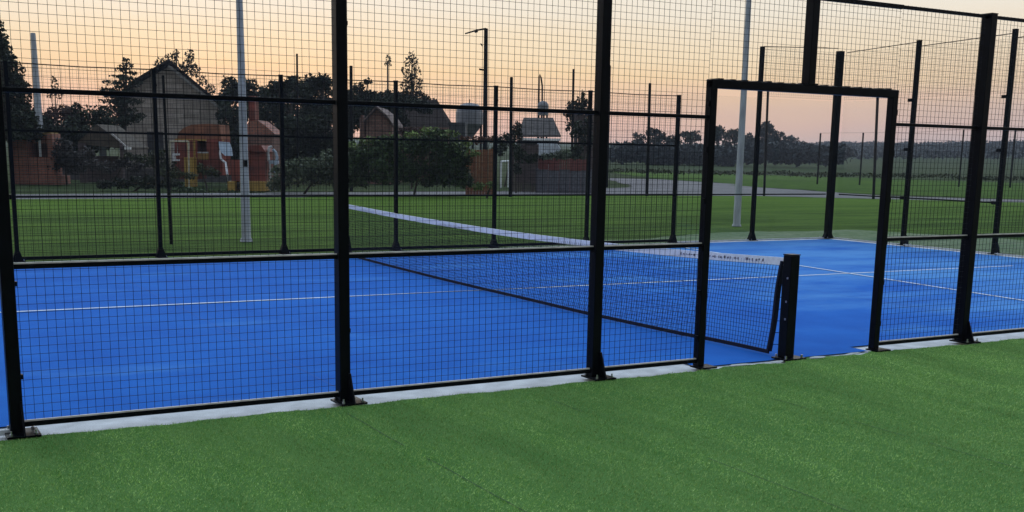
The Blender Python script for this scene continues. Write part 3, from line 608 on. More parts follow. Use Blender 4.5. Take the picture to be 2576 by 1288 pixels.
def leaves(root, blobs, lm, size, dens=1.0, name='crown', flat=1.0, shell=.55, kind=None):
    """blobs: (centre Vector, rx along R0, ry along F0, rz)"""
    V = []; 
    for c, rx, ry, rz in blobs:
        area = math.pi*rx*rz; n = max(6, int(dens*8.0*area/(size*size)))
        dirs = rng.normal(size=(n, 3)); dirs /= np.linalg.norm(dirs, axis=1)[:, None]
        rad = shell+(1-shell)*rng.random(n)**.6; rad *= np.where(rng.random(n) < .12, 1.15, 1.0)
        rad = np.where(rng.random(n) < .3, rng.random(n)**.5, rad)
        p = dirs*rad[:, None]*np.array([rx, ry, rz]); P = np.array(c)+p[:, :1]*np.array(R0)+p[:, 1:2]*np.array(F0)+p[:, 2:]*np.array([0, 0, 1])
        a = rng.normal(size=(n, 3)); a[:, 2] *= flat; a /= np.linalg.norm(a, axis=1)[:, None]; b = np.cross(a, rng.normal(size=(n, 3))); b /= np.linalg.norm(b, axis=1)[:, None]
        s = size*rng.uniform(.45, 1.1, n)[:, None]/1.4
        q = np.empty((n, 4, 3)); q[:, 0] = P-a*s; q[:, 1] = P-b*s*.55; q[:, 2] = P+a*s; q[:, 3] = P+b*s*.55
        V.append(q)
    V = np.concatenate(V); n = len(V); o3 = np.array(root['_o']) if root is not None else np.zeros(3)
    V = V-o3
    me = bpy.data.meshes.new(name); me.vertices.add(n*4); me.vertices.foreach_set('co', V.reshape(-1)); me.loops.add(n*4); me.loops.foreach_set('vertex_index', np.arange(n*4))
    me.polygons.add(n); me.polygons.foreach_set('loop_start', np.arange(0, n*4, 4)); me.polygons.foreach_set('loop_total', np.full(n, 4)); me.update(); me.validate(); me.materials.append(lm)
    o = bpy.data.objects.new(name, me); COL.objects.link(o); ALL.append(o); o['_o'] = tuple(o3)
    if root is not None: o.parent = root
    if kind: o['kind'] = kind
    return o
def ptree(name, label, cat, d, ub, blobs, lm, size=.2, trunk=.16, dens=1.0, group=None, base_v=None, limbs=True, split=1, depth=.8):
    """blobs in view pixels (u, v, ru, rv) at depth d; each is broken into smaller clumps"""
    s = d/FPX; base = ground_at(ub, d); r = thing(name, tuple(base), label, cat, group); bl = []; k = MB(); tops = []
    for u, v, ru, rv in blobs:
        c = W(u, v, d)+F0*random.uniform(-.5, .5)*ru*s*depth
        rx, rz = ru*s, rv*s
        if split <= 1: bl.append((c, rx, rx*depth, rz))
        else:
            bl.append((c, rx*.85, rx*.85*depth, rz*.85)); bl.append((c, rx*.5, rx*.5*depth, rz*.5))
            for q in range(split):
                a = random.uniform(0, 2*math.pi); e = random.uniform(-.9, .9); t = random.uniform(.55, .95)
                cc = c+R0*math.cos(a)*math.sqrt(1-e*e)*rx*t+F0*math.sin(a)*math.sqrt(1-e*e)*rx*t*depth+Vector((0, 0, e*rz*t))
                f = random.uniform(.22, .42); bl.append((cc, rx*f, rx*f, rz*f*.9))
        tops.append(c)
    hi = max(tops, key=lambda p: p.z); mid = Vector((base.x*.4+hi.x*.6, base.y*.4+hi.y*.6, base.z+(hi.z-base.z)*.55))
    k.tube([base-Vector((0, 0, .1)), base.lerp(mid, .5), mid, hi], [trunk, trunk*.8, trunk*.6, trunk*.15], 8)
    if limbs:
        for c in tops:
            t = max(.15, min(.85, (c.z-base.z)/(hi.z-base.z+.01)*.7)); q = base.lerp(hi, t)
            k.tube([q, q.lerp(c, .5)+Vector((0, 0, .1)), c], [trunk*.35, trunk*.22, trunk*.08], 5)
    k.build('trunk', BARK, r); leaves(r, bl, lm, size, dens)
    return r
def mound(name, label, d, ub, blobs, lm, size=.14, dens=1.0, cat='shrub', split=7, depth=.8, group=None):
    return ptree(name, label, cat, d, ub, blobs, lm, size, .05, dens, group, limbs=False, split=split, depth=depth)
# tall conifer at the left edge
def conifer(label, d, u, vtop, vbot, wbot, lm, name='conifer', tiers=16, size=.22, droop=.25, trunk=.2, wmin=.12, gap=.0, group=None, dens=1.0):
    s = d/FPX; base = ground_at(u, d); top = W(u, vtop, d); top = Vector((base.x, base.y, top.z)); zb = W(u, vbot, d).z
    r = thing(name, tuple(base), label, 'tree', group); k = MB(); k.tube([base, base.lerp(top, .5), top], [trunk, trunk*.6, .03], 8); bl = []
    for i in range(tiers):
        t = i/(tiers-1); z = zb+(top.z-zb)*t; R = wbot*s*((1-t)**.85+wmin*(1-t)); nb = max(3, int(9*(1-t)+3))
        for j in range(nb):
            a = 2*math.pi*(j+random.random()*.7)/nb; L_ = R*random.uniform(.65, 1.12)
            e = Vector((base.x+math.cos(a)*L_, base.y+math.sin(a)*L_, z-L_*droop))
            c0 = Vector((base.x, base.y, z)); k.tube([c0, e], [.03, .01], 4)
            for f in (.3, .62, .9):
                p = c0.lerp(e, f); w_ = L_*.26*(1.25-f*.6)+.08; bl.append((p, w_, w_, w_*(.5-gap)+.05))
    k.build('trunk', BARK, r); leaves(r, bl, lm, size, dens, flat=.5, shell=.3); return r
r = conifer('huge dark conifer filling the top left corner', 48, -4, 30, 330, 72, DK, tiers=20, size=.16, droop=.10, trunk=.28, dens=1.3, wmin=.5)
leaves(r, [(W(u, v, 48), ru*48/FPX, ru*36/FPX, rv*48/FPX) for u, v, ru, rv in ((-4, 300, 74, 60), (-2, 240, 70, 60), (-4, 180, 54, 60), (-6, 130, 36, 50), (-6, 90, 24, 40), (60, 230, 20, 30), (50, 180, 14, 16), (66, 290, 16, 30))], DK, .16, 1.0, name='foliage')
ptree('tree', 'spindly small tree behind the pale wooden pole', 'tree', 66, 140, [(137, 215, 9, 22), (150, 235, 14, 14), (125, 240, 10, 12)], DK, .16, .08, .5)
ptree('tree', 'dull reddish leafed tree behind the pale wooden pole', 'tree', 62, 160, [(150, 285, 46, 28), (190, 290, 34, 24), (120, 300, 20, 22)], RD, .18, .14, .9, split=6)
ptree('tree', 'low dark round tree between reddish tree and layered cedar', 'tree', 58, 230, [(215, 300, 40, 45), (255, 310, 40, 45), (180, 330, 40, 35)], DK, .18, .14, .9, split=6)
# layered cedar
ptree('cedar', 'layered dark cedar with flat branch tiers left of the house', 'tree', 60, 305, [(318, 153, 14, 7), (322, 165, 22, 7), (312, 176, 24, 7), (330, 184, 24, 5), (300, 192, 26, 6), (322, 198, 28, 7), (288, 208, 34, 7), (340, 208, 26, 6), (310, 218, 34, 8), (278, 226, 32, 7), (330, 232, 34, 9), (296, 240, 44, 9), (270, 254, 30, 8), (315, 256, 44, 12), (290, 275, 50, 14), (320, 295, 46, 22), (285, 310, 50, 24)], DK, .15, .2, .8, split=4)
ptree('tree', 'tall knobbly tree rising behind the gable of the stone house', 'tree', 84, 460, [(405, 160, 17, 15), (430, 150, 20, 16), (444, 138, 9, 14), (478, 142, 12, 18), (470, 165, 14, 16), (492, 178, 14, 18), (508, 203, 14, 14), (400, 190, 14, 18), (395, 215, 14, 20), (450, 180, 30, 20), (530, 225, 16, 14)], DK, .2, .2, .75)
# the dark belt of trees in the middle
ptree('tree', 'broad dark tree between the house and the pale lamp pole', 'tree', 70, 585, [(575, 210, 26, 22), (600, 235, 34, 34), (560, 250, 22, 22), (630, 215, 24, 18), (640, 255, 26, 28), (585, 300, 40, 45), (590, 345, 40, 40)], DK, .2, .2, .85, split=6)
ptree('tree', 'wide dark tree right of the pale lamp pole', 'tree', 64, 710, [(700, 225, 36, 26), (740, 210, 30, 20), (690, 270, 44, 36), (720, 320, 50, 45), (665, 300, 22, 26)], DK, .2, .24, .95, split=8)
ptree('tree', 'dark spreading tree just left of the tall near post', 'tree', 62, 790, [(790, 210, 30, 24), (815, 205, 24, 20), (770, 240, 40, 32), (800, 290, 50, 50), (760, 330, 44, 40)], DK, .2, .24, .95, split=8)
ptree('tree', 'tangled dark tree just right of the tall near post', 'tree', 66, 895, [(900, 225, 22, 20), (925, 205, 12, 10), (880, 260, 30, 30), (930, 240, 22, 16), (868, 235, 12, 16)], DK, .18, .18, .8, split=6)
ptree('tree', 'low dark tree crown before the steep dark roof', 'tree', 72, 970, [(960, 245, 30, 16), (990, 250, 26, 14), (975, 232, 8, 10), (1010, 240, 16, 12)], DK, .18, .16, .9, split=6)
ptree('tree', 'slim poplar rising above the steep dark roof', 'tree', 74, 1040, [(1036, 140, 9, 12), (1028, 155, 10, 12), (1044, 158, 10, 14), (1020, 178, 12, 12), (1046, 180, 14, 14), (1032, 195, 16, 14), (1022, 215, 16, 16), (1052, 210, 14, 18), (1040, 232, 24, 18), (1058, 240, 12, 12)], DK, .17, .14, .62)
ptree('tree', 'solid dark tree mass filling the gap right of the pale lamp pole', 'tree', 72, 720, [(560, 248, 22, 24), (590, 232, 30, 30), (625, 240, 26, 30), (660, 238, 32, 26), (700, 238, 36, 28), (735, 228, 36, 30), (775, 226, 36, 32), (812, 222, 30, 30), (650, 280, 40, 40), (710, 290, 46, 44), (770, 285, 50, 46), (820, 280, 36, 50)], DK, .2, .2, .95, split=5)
ptree('tree', 'solid dark tree mass behind the small pink gable house', 'tree', 75, 980, [(870, 250, 22, 26), (900, 245, 26, 24), (940, 252, 34, 22), (980, 252, 34, 22), (1020, 252, 34, 26), (1060, 256, 30, 24), (1088, 262, 14, 18), (900, 290, 40, 36), (960, 290, 50, 36), (1030, 285, 40, 34)], DK, .2, .2, .95, split=5)
mound('bush', 'dark ragged bush in front of the kiosk counter', 46.5, 270, [(230, 415, 24, 18), (270, 420, 30, 20), (310, 412, 26, 18), (345, 420, 24, 16)], leaf_mat('leaf_twig', (.02, .018, .018), (.06, .055, .05)), .12, .8, split=6)
mound('bush', 'low dark bush under the step of the red play tower', 46, 430, [(410, 432, 22, 14), (440, 440, 24, 12), (475, 442, 22, 10)], OL, .1, .8, split=6)
mound('bush', 'olive bush growing across the play tower wall foot', 47, 520, [(505, 425, 14, 16), (525, 432, 18, 14), (545, 436, 16, 12)], OL, .1, .7, split=6)
mound('bush', 'dark bush filling the corner between brown plank wall and grey roof', 49, 1300, [(1296, 372, 16, 16), (1310, 392, 22, 22), (1340, 398, 20, 16), (1300, 425, 16, 16)], DK, .11, .8, split=6)
mound('bush', 'ragged dark ivy over the tall dark plank wall', 58, 1465, [(1455, 325, 20, 26), (1475, 350, 22, 30), (1450, 380, 18, 20), (1480, 310, 14, 20)], DK, .13, .8, split=6)
# windmill-like thin palm
r = thing('palm', tuple(ground_at(976, 90)), 'thin distant palm with small feathery head', 'tree'); b0 = ground_at(976, 90); t0 = W(976, 158, 90); k = MB(); k.tube([b0, Vector((b0.x, b0.y, t0.z))], [.09, .06], 6); k.build('trunk', BARK, r)
leaves(r, [(W(976, 148, 90), .22, .22, .36), (W(972, 160, 90), .16, .16, .2), (W(980, 158, 90), .14, .14, .3)], OL, .14, .8)
# the big shrub with bright top, the shaggy bush and low hedges
r = mound('shrub', 'big green shrub with bright leafy top in front of the dark roof', 43.5, 1040, [(900, 400, 44, 42), (950, 385, 50, 40), (1010, 375, 52, 38), (1070, 365, 52, 36), (1120, 375, 48, 42), (1150, 410, 42, 46), (900, 440, 50, 34), (970, 430, 60, 44), (1050, 430, 60, 44), (1130, 440, 60, 38), (1170, 455, 28, 24)], GR, .11, 1.0, split=10)
leaves(r, [(W(u, v, 43.3), 30*43/FPX, .5, 10*43/FPX) for u, v in ((880, 366), (925, 352), (985, 346), (1040, 340), (1085, 330), (1130, 336), (1160, 362), (1180, 385))], GRT, .13, .8, name='foliage')
mound('bush', 'shaggy grey green bush left of the tall near post', 44, 760, [(720, 440, 50, 36), (770, 430, 54, 40), (820, 425, 50, 46), (700, 465, 30, 18), (850, 440, 40, 40)], GG, .12, .7, split=9)
mound('hedge', 'low dark clipped hedge on the lawn before the kiosk', 44, 330, [(265, 462, 24, 16), (305, 462, 26, 16), (345, 458, 28, 18), (385, 458, 30, 20), (420, 462, 26, 16), (448, 466, 18, 11)], DK, .10, 1.0, cat='hedge', split=6)
mound('bush', 'loose olive bush behind the low hedge', 47, 400, [(360, 405, 30, 22), (395, 400, 34, 30), (425, 425, 30, 24), (330, 395, 24, 12)], OL, .12, .7, split=7)
mound('bush', 'tangled grey brown bush between barbecue and kiosk', 49, 165, [(150, 400, 36, 34), (190, 410, 40, 36), (160, 370, 30, 26), (215, 390, 26, 26)], leaf_mat('leaf_twig', (.02, .018, .018), (.06, .055, .05)), .13, .7, split=7)
mound('bush', 'low green planting beside the yellow based toy house', 44, 560, [(470, 478, 40, 9), (520, 482, 46, 9), (570, 484, 30, 8), (640, 487, 30, 7)], GR, .1, .8, split=5)
mound('bush', 'yellow green weeds at the foot of the orange board fence', 43, 1225, [(1205, 468, 20, 13), (1235, 465, 16, 12)], GRT, .09, .8, split=5)
mound('bush', 'red flowering bushes in front of the dark roof', 52, 1035, [(1015, 332, 18, 14), (1045, 330, 24, 12), (1075, 334, 18, 10)], RD, .12, .8, split=6)
mound('bush', 'orange red flowering bush below the silver tank', 54, 1190, [(1170, 352, 20, 12), (1205, 352, 20, 13), (1235, 350, 14, 11)], leaf_mat('leaf_orange', (.04, .03, .012), (.20, .07, .035)), .12, .8, split=6)
mound('bush', 'green bush behind the brown plank wall', 58, 1410, [(1385, 395, 30, 14), (1420, 390, 30, 16), (1450, 395, 24, 14)], GG, .13, .8, split=6)
ptree('tree', 'ragged dark tree left of the pair of tall posts', 'tree', 66, 1455, [(1440, 270, 20, 22), (1462, 262, 20, 26), (1466, 240, 5, 16), (1430, 285, 16, 14), (1475, 290, 22, 30), (1450, 310, 30, 30)], DK, .17, .14, .8, split=5)
mound('garden_thicket', 'dark tangled thicket between the dark conifer and the kiosk', 57, 150, [(110, 320, 34, 30), (150, 335, 40, 36), (200, 350, 44, 40), (250, 350, 44, 36), (120, 370, 36, 34), (180, 390, 50, 36), (285, 345, 26, 34), (90, 300, 26, 40)], DK, .15, 1.0, split=8)
mound('garden_thicket', 'dark thicket between the stone house and the red chimney', 60, 600, [(592, 300, 20, 40), (600, 345, 26, 40), (590, 390, 24, 34), (612, 290, 16, 30)], DK, .15, 1.0, split=7)
mound('garden_thicket', 'dark thicket behind the shaggy bush left of the tall near post', 56, 760, [(715, 370, 40, 40), (760, 375, 44, 44), (805, 370, 40, 44), (840, 360, 34, 50), (735, 320, 40, 36), (790, 320, 44, 40), (690, 400, 26, 26)], DK, .15, 1.0, split=8)
mound('garden_thicket', 'dark thicket around the small pink gable house', 66, 900, [(880, 290, 30, 40), (910, 270, 30, 26), (960, 262, 44, 18), (1005, 262, 40, 24), (870, 330, 26, 30), (930, 300, 50, 36), (985, 300, 40, 40), (1040, 262, 34, 20), (1065, 268, 26, 20)], DK, .17, 1.0, split=8)
mound('garden_thicket', 'dark thicket behind the goal and orange board fence', 58, 1270, [(1255, 375, 24, 20), (1275, 350, 22, 20), (1250, 350, 16, 12), (1300, 330, 18, 30)], DK, .14, 1.0, split=6)
# rounded tree clumps at the right
TG = 'distant rounded trees on the right'
for u, v, ru, rv, d, lb, n_ in ((1582, 366, 22, 9, 200, 'lowest distant tree right of the tall near post', 3), (1612, 352, 15, 17, 190, 'small distant tree left of the path post', 4), (1652, 343, 24, 22, 180, 'distant rounded tree left of the far post by the doorway', 4),
                            (1694, 350, 22, 14, 185, 'distant low tree behind the far post by the doorway', 3), (1738, 346, 24, 19, 178, 'distant rounded tree touching the left jamb', 4), (1806, 338, 24, 22, 165, 'darkest distant tree between left jamb and pale pole', 4),
                            (1838, 345, 26, 24, 168, 'distant dark tree just left of the pale pole in the doorway', 4), (1880, 352, 22, 20, 172, 'distant tree directly behind the pale pole in the doorway', 3), (1926, 333, 20, 28, 166, 'tallest distant tree behind the doorway', 5), (1950, 344, 20, 20, 175, 'distant tree right of the tall post in the doorway', 4),
                            (1990, 352, 26, 14, 185, 'rightmost distant rounded tree in the doorway', 4)):
    B_ = [(u, v, ru, rv)]
    for q in range(n_): B_.append((u+random.uniform(-1, 1)*ru, v+random.uniform(-.7, .9)*rv, ru*random.uniform(.3, .65), rv*random.uniform(.3, .6)))
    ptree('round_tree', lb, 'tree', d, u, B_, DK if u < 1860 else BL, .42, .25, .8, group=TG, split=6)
# low scrub under them and the far wood on the horizon
bl = []
for i in range(120):
    u = 1545+i*4.8; v = 386+random.uniform(-12, 12); bl.append((W(u, v, 160), random.uniform(1.2, 2.6), 2.5, random.uniform(.7, 1.3)))
o = leaves(None, bl, BL, .6, .8, name='scrub', kind='stuff'); tag(o, 'dark low scrub below the distant rounded trees', 'scrub')
bl = []
for i in range(620):
    q = random.random(); u = 1880+i*1.25; v = 362+31*q-(u-2000)*.006; d = 520-260*q
    bl.append((W(u, v, d), random.uniform(2.5, 5)*(1-.4*q), 5, random.uniform(.8, 1.6)*(1-.4*q)))
o = leaves(None, bl, BL, .9, .5, name='far_wood', kind='stuff'); tag(o, 'far dark wood along the horizon at the right', 'wood')
bl = []
for i in range(70):
    u = 1540+i*16; v = 428+(u-1540)*.02+random.uniform(-3, 3); bl.append((W(u, v, 86), random.uniform(.5, 1.1), .7, random.uniform(.08, .2)))
o = leaves(None, bl, OL, .18, .5, name='weeds', kind='stuff'); tag(o, 'dark low weeds along the ridge beyond the far lawn', 'weeds')
# ------------------------------------------------------------------ buildings and playground
def fbox(mb, u0, u1, v0, v1, d, depth, z0=None):
    a = W(u0, v1, d); b = W(u1, v1, d); t = W((u0+u1)/2, v0, d); zb = a.z if z0 is None else z0; o = F0*depth
    lo = [Vector((a.x, a.y, zb)), Vector((b.x, b.y, zb))]; lo += [lo[1]+o, lo[0]+o]
    mb.hexa(lo, [Vector((p.x, p.y, t.z)) for p in lo])
def brick_mat(name, c1, c2, mortar, sc=1.0, bw=.5, rh=.25, rough=.9):
    if name in MATS: return MATS[name]
    m = bpy.data.materials.new(name); m.use_nodes = True; t = m.node_tree; b = t.nodes['Principled BSDF']
    g_ = t.nodes.new('ShaderNodeNewGeometry'); sp = t.nodes.new('ShaderNodeSeparateXYZ'); t.links.new(g_.outputs['Position'], sp.inputs[0])
    dd = t.nodes.new('ShaderNodeVectorMath'); dd.operation = 'DOT_PRODUCT'; dd.inputs[1].default_value = (R0.x+F0.x*.7, R0.y+F0.y*.7, 0); t.links.new(g_.outputs['Position'], dd.inputs[0])
    cb = t.nodes.new('ShaderNodeCombineXYZ'); t.links.new(dd.outputs['Value'], cb.inputs[0]); t.links.new(sp.outputs[2], cb.inputs[1])
    k = t.nodes.new('ShaderNodeTexBrick'); k.inputs['Scale'].default_value = sc; k.inputs['Brick Width'].default_value = bw; k.inputs['Row Height'].default_value = rh; k.inputs['Mortar Size'].default_value = .02
    k.inputs['Color1'].default_value = (*c1, 1); k.inputs['Color2'].default_value = (*c2, 1); k.inputs['Mortar'].default_value = (*mortar, 1); t.links.new(cb.outputs[0], k.inputs['Vector'])
    n = t.nodes.new('ShaderNodeTexNoise'); n.inputs['Scale'].default_value = 1.5; n.inputs['Detail'].default_value = 6; t.links.new(g_.outputs['Position'], n.inputs[0])
    mr = t.nodes.new('ShaderNodeMapRange'); mr.inputs['To Min'].default_value = .6; mr.inputs['To Max'].default_value = 1.4; t.links.new(n.outputs[0], mr.inputs[0])
    y_ = t.nodes.new('ShaderNodeVectorMath'); y_.operation = 'SCALE'; t.links.new(k.outputs[0], y_.inputs[0]); t.links.new(mr.outputs[0], y_.inputs['Scale'])
    t.links.new(y_.outputs[0], b.inputs['Base Color']); b.inputs['Roughness'].default_value = rough; MATS[name] = m; return m
STONE = brick_mat('stone_wall', (.25, .21, .185), (.39, .335, .30), (.17, .15, .14), 1, .7, .32)
REDB = brick_mat('red_brick', (.27, .095, .065), (.38, .135, .085), (.18, .12, .10), 1, .25, .09)
PINKB = brick_mat('pink_brick', (.17, .088, .07), (.24, .125, .10), (.12, .085, .07), 1, .3, .12)
ROOF = mat('dark_roof', (.016, .014, .015), .9, .35, 5, spec=.05, bump=.5, bscale=12)
THATCH = mat('brown_roof', (.026, .020, .018), .95, .35, 4, stretch=(1, 1, 5), bump=.6, bscale=14, spec=.04)
REDP = mat('red_plastic', (.17, .034, .022), .6, .5, 1.6, detail=8)
ORG = mat('orange_plastic', (.23, .085, .042), .7, .45, 1.8, detail=8)
YEL = mat('yellow_plastic', (.34, .21, .04), .55, .2, 3)
WHITE2 = mat('weathered_white', (.42, .42, .43), .7, .25, 4)
BLUEW = mat('pale_blue_plastic', (.28, .35, .43), .4, .15, 3)
BOARD = mat('orange_board', (.21, .075, .035), .85, .3, 3, stretch=(1, 1, 6), bump=.4)
PLANK = mat('brown_plank', (.075, .055, .055), .9, .35, 3, stretch=(1, 1, 6), bump=.4)
REDPL = mat('red_plank', (.16, .05, .045), .9, .3, 3, stretch=(1, 1, 6))
SILV = mat('silver_tank', (.17, .175, .20), .5, .15, 2, metal=.2)
GREYR = mat('grey_sheet_roof', (.075, .068, .066), .9, .3, 3, spec=.04)
DARKG = mat('dark_window', (.02, .022, .028), .15, .2, 4)
# stone gabled house
D = 75; s = D/FPX
r = thing('stone_house', tuple(ground_at(440, D)), 'stone house with tall gable end and steep roof behind the playground', 'house')
gb = ground_at(440, D).z-.3
prof = [W(308, 420, D), W(572, 420, D), W(572, 272, D), W(443, 168, D), W(350, 218, D), W(308, 250, D)]
prof[0].z = prof[1].z = gb
a0 = W(308, 400, D); 
def onplane(p):                                         # keep the facade vertical and flat
    q = Vector((p.x, p.y, 0)); o_ = Vector((a0.x, a0.y, 0)); t = (q-o_).dot(R0); z = p.z; q = o_+R0*t; return Vector((q.x, q.y, z))
prof = [onplane(p) for p in prof]
HD = (W(425, 300, D)-Vector((CX, CY, CZ))); HD.z = 0; HD.normalize()
k = MB(); k.prism(prof, HD*9); k.build('wall', STONE, r)
k = MB()
for a, b in ((W(298, 262, D), W(350, 214, D)), (W(350, 214, D), W(443, 161, D)), (W(443, 161, D), W(586, 286, D))):
    a = onplane(a)-F0*.5; b = onplane(b)-F0*.5; up = Vector((0, 0, .20)); k.hexa([a, b, b+HD*10, a+HD*10], [a+up, b+up, b+HD*10+up, a+HD*10+up])
k.build('roof', ROOF, r)
k = MB(); 
for a, b in ((W(443, 170, D), W(575, 283, D)),): a = onplane(a)-F0*.56; b = onplane(b)-F0*.56; k.bar(a, b, .05, .14)
k.build('bargeboard', mat('grey_board', (.20, .19, .18), .8), r)
k = MB(); fbox(k, 372, 412, 332, 392, D-.1, .09); k.build('door', DARKG, r)
k = MB(); fbox(k, 352, 368, 222, 240, D-.08, .06); k.build('window', DARKG, r)
k = MB(); fbox(k, 505, 524, 296, 306, D-.2, .3); k.build('vent', ROOF, r)
# steep dark roofed house
D = 68; r = thing('dark_roof_house', tuple(ground_at(1060, D)), 'large house under a steep dark roof sloping down at the right', 'house')
gb = ground_at(1060, D).z-.2; k = MB(); p = [W(992, 345, D), W(1128, 345, D)]
a, b = [Vector((q.x, q.y, gb)) for q in p]; h = W(1000, 318, D).z; k.hexa([a, b, b+F0*8, a+F0*8], [Vector((q.x, q.y, h)) for q in (a, b, b+F0*8, a+F0*8)]); k.build('wall', PINKB, r)
k = MB(); e = [W(975, 330, D), W(1136, 331, D)]; e = [e[0]-F0*.4, e[1]-F0*.4]; t0 = W(1015, 243, D)+F0*4; t1 = W(1088, 243, D)+F0*4
e2 = [e[1]+F0*9, e[0]+F0*9]; k.v += [tuple(x) for x in (e[0], e[1], e2[0], e2[1], t0, t1)]; k.f += [(0, 1, 5, 4), (1, 2, 5), (2, 3, 4, 5), (3, 0, 4), (3, 2, 1, 0)]; k.build('roof', THATCH, r)
k = MB(); fbox(k, 1126, 1170, 308, 352, D+1, 3); k.build('annex', mat('dark_render', (.05, .055, .06), .8), r)
# small pink gable
D = 58; r = thing('pink_gable_house', tuple(ground_at(952, D)), 'small pinkish brick gable house peeping over the big shrub', 'house')
a0 = W(922, 400, D); pr = [onplane(W(*q, D)) for q in ((922, 400), (988, 400), (988, 316), (974, 296), (950, 276), (934, 292), (922, 306))]; pr[0].z = pr[1].z = 0
k = MB(); k.prism(pr, F0*5); k.build('wall', PINKB, r)
k = MB()
for q0, q1 in (((917, 308), (934, 290)), ((934, 290), (950, 272)), ((950, 272), (976, 294)), ((976, 294), (992, 318))):
    a = onplane(W(*q0, D))-F0*.25; b = onplane(W(*q1, D))-F0*.25; up = Vector((0, 0, .09)); k.hexa([a, b, b+F0*5.4, a+F0*5.4], [a+up, b+up, b+F0*5.4+up, a+F0*5.4+up])
k.build('roof', mat('faded_roof', (.14, .10, .09), .9, .3), r)
k = MB(); fbox(k, 940, 948, 300, 312, D-.05, .04); fbox(k, 958, 972, 318, 332, D-.05, .04); k.build('window', DARKG, r)
k = MB(); fbox(k, 905, 917, 296, 345, D, .8); fbox(k, 908, 914, 290, 296, D+.1, .4); k.build('chimney', PINKB, r)
# silver tank
D = 95; s = D/FPX; c = W(1181, 300, D); r = thing('silver_tank', tuple(ground_at(1181, D)), 'silver domed tank with conical bottom right of the steep dark roof', 'tank'); R_ = 34*s
zc = lambda v: W(1181, v, D).z
k = MB(); k.lathe((c.x, c.y, 0), [(R_, zc(312)), (R_, zc(284)), (R_*.93, zc(272)), (R_*.7, zc(264)), (R_*.35, zc(260)), (.05, zc(259))], 24); tk = k.build('drum', SILV, r)
k = MB(); k.lathe((c.x, c.y, 0), [(R_*.18, zc(350)), (R_*.99, zc(312.3))], 24); k.build('cone', SILV, r)
k = MB(); gg = ground_at(1181, D).z
for i in range(4):
    a = math.pi/4+i*math.pi/2; k.tube([(c.x+R_*.9*math.cos(a), c.y+R_*.9*math.sin(a), gg), (c.x+R_*.9*math.cos(a), c.y+R_*.9*math.sin(a), zc(312))], .1, 6)
k.build('leg', FARBLACK, r)
k = MB(); k.tube([(c.x, c.y, zc(259)), (c.x, c.y, zc(250))], .04, 5); k.build('vent', FARBLACK, r)
# small water tower with hooked pipe
D = 80; s = D/FPX; c = W(1366, 272, D); r = thing('water_tower', tuple(ground_at(1366, D)), 'little grey water tower above the grey sheet roof', 'water tower')
zc = lambda v: W(1366, v, D).z; k = MB(); k.lathe((c.x, c.y, 0), [(14*s, zc(290)), (14*s, zc(264)), (10*s, zc(257)), (3*s, zc(254))], 14); k.build('drum', mat('grey_tank', (.18, .18, .20), .7), r)
k = MB(); gg = ground_at(1366, D).z
for i in range(4):
    a = math.pi/4+i*math.pi/2; k.tube([(c.x+11*s*math.cos(a), c.y+11*s*math.sin(a), gg), (c.x+11*s*math.cos(a), c.y+11*s*math.sin(a), zc(290))], .07, 5)
k.build('leg', FARBLACK, r)
k = MB(); q = [W(1364, 254, D), W(1364, 215, D), W(1361, 195, D), W(1358, 187, D), W(1356, 195, D), W(1355, 350, D)]; k.tube(q, .06, 6); k.build('pipe', FARBLACK, r)
# grey roofed shed, with a sunlit strip painted white
D = 66; r = thing('grey_roof_shed', tuple(ground_at(1360, D)), 'low shed with pale grey sheet roof and sunlit strip painted white', 'shed')
k = MB(); fbox(k, 1300, 1405, 352, 420, D, 4, z0=0); k.build('wall', mat('shed_wall', (.06, .055, .055), .9), r)
k = MB(); a, b = W(1303, 345, D)-F0*.3, W(1410, 345, D)-F0*.3; c1, c2 = W(1396, 296, D)+F0*3.5, W(1318, 296, D)+F0*3.5; k.prism([a, b, c1, c2], (0, 0, .1)); k.build('roof', GREYR, r)
k = MB(); fbox(k, 1312, 1410, 348, 352.5, D-.9, .9); k.build('sunlit_strip', mat('bright_white', (.85, .85, .85), .5), r)  # thin white box paints the sunlit strip below the roof
k = MB(); fbox(k, 1330, 1345, 366, 385, D-.05, .04); k.build('window', DARKG, r)
# parked white van half hidden
D = 62; r = thing('parked_van', tuple(ground_at(1380, D)), 'pale parked van with blue side behind the brown plank wall', 'van')
k = MB(); a0 = W(1352, 400, D); pr = [onplane(W(*q, D)) for q in ((1350, 392), (1412, 392), (1412, 376), (1402, 361), (1352, 360))]; k.prism(pr, F0*1.8); k.build('body', mat('van_paint', (.55, .60, .68), .3), r, bevel=.04)
k = MB(); fbox(k, 1356, 1380, 364, 374, D-.02, .02); fbox(k, 1384, 1402, 364, 374, D-.02, .02); k.build('window', DARKG, r)
for u in (1362, 1400):
    p = W(u, 393, D); k = MB(); k.tube([p-F0*.02, p+F0*.22], .32, 16); k.build('wheel', FARBLACK, r)
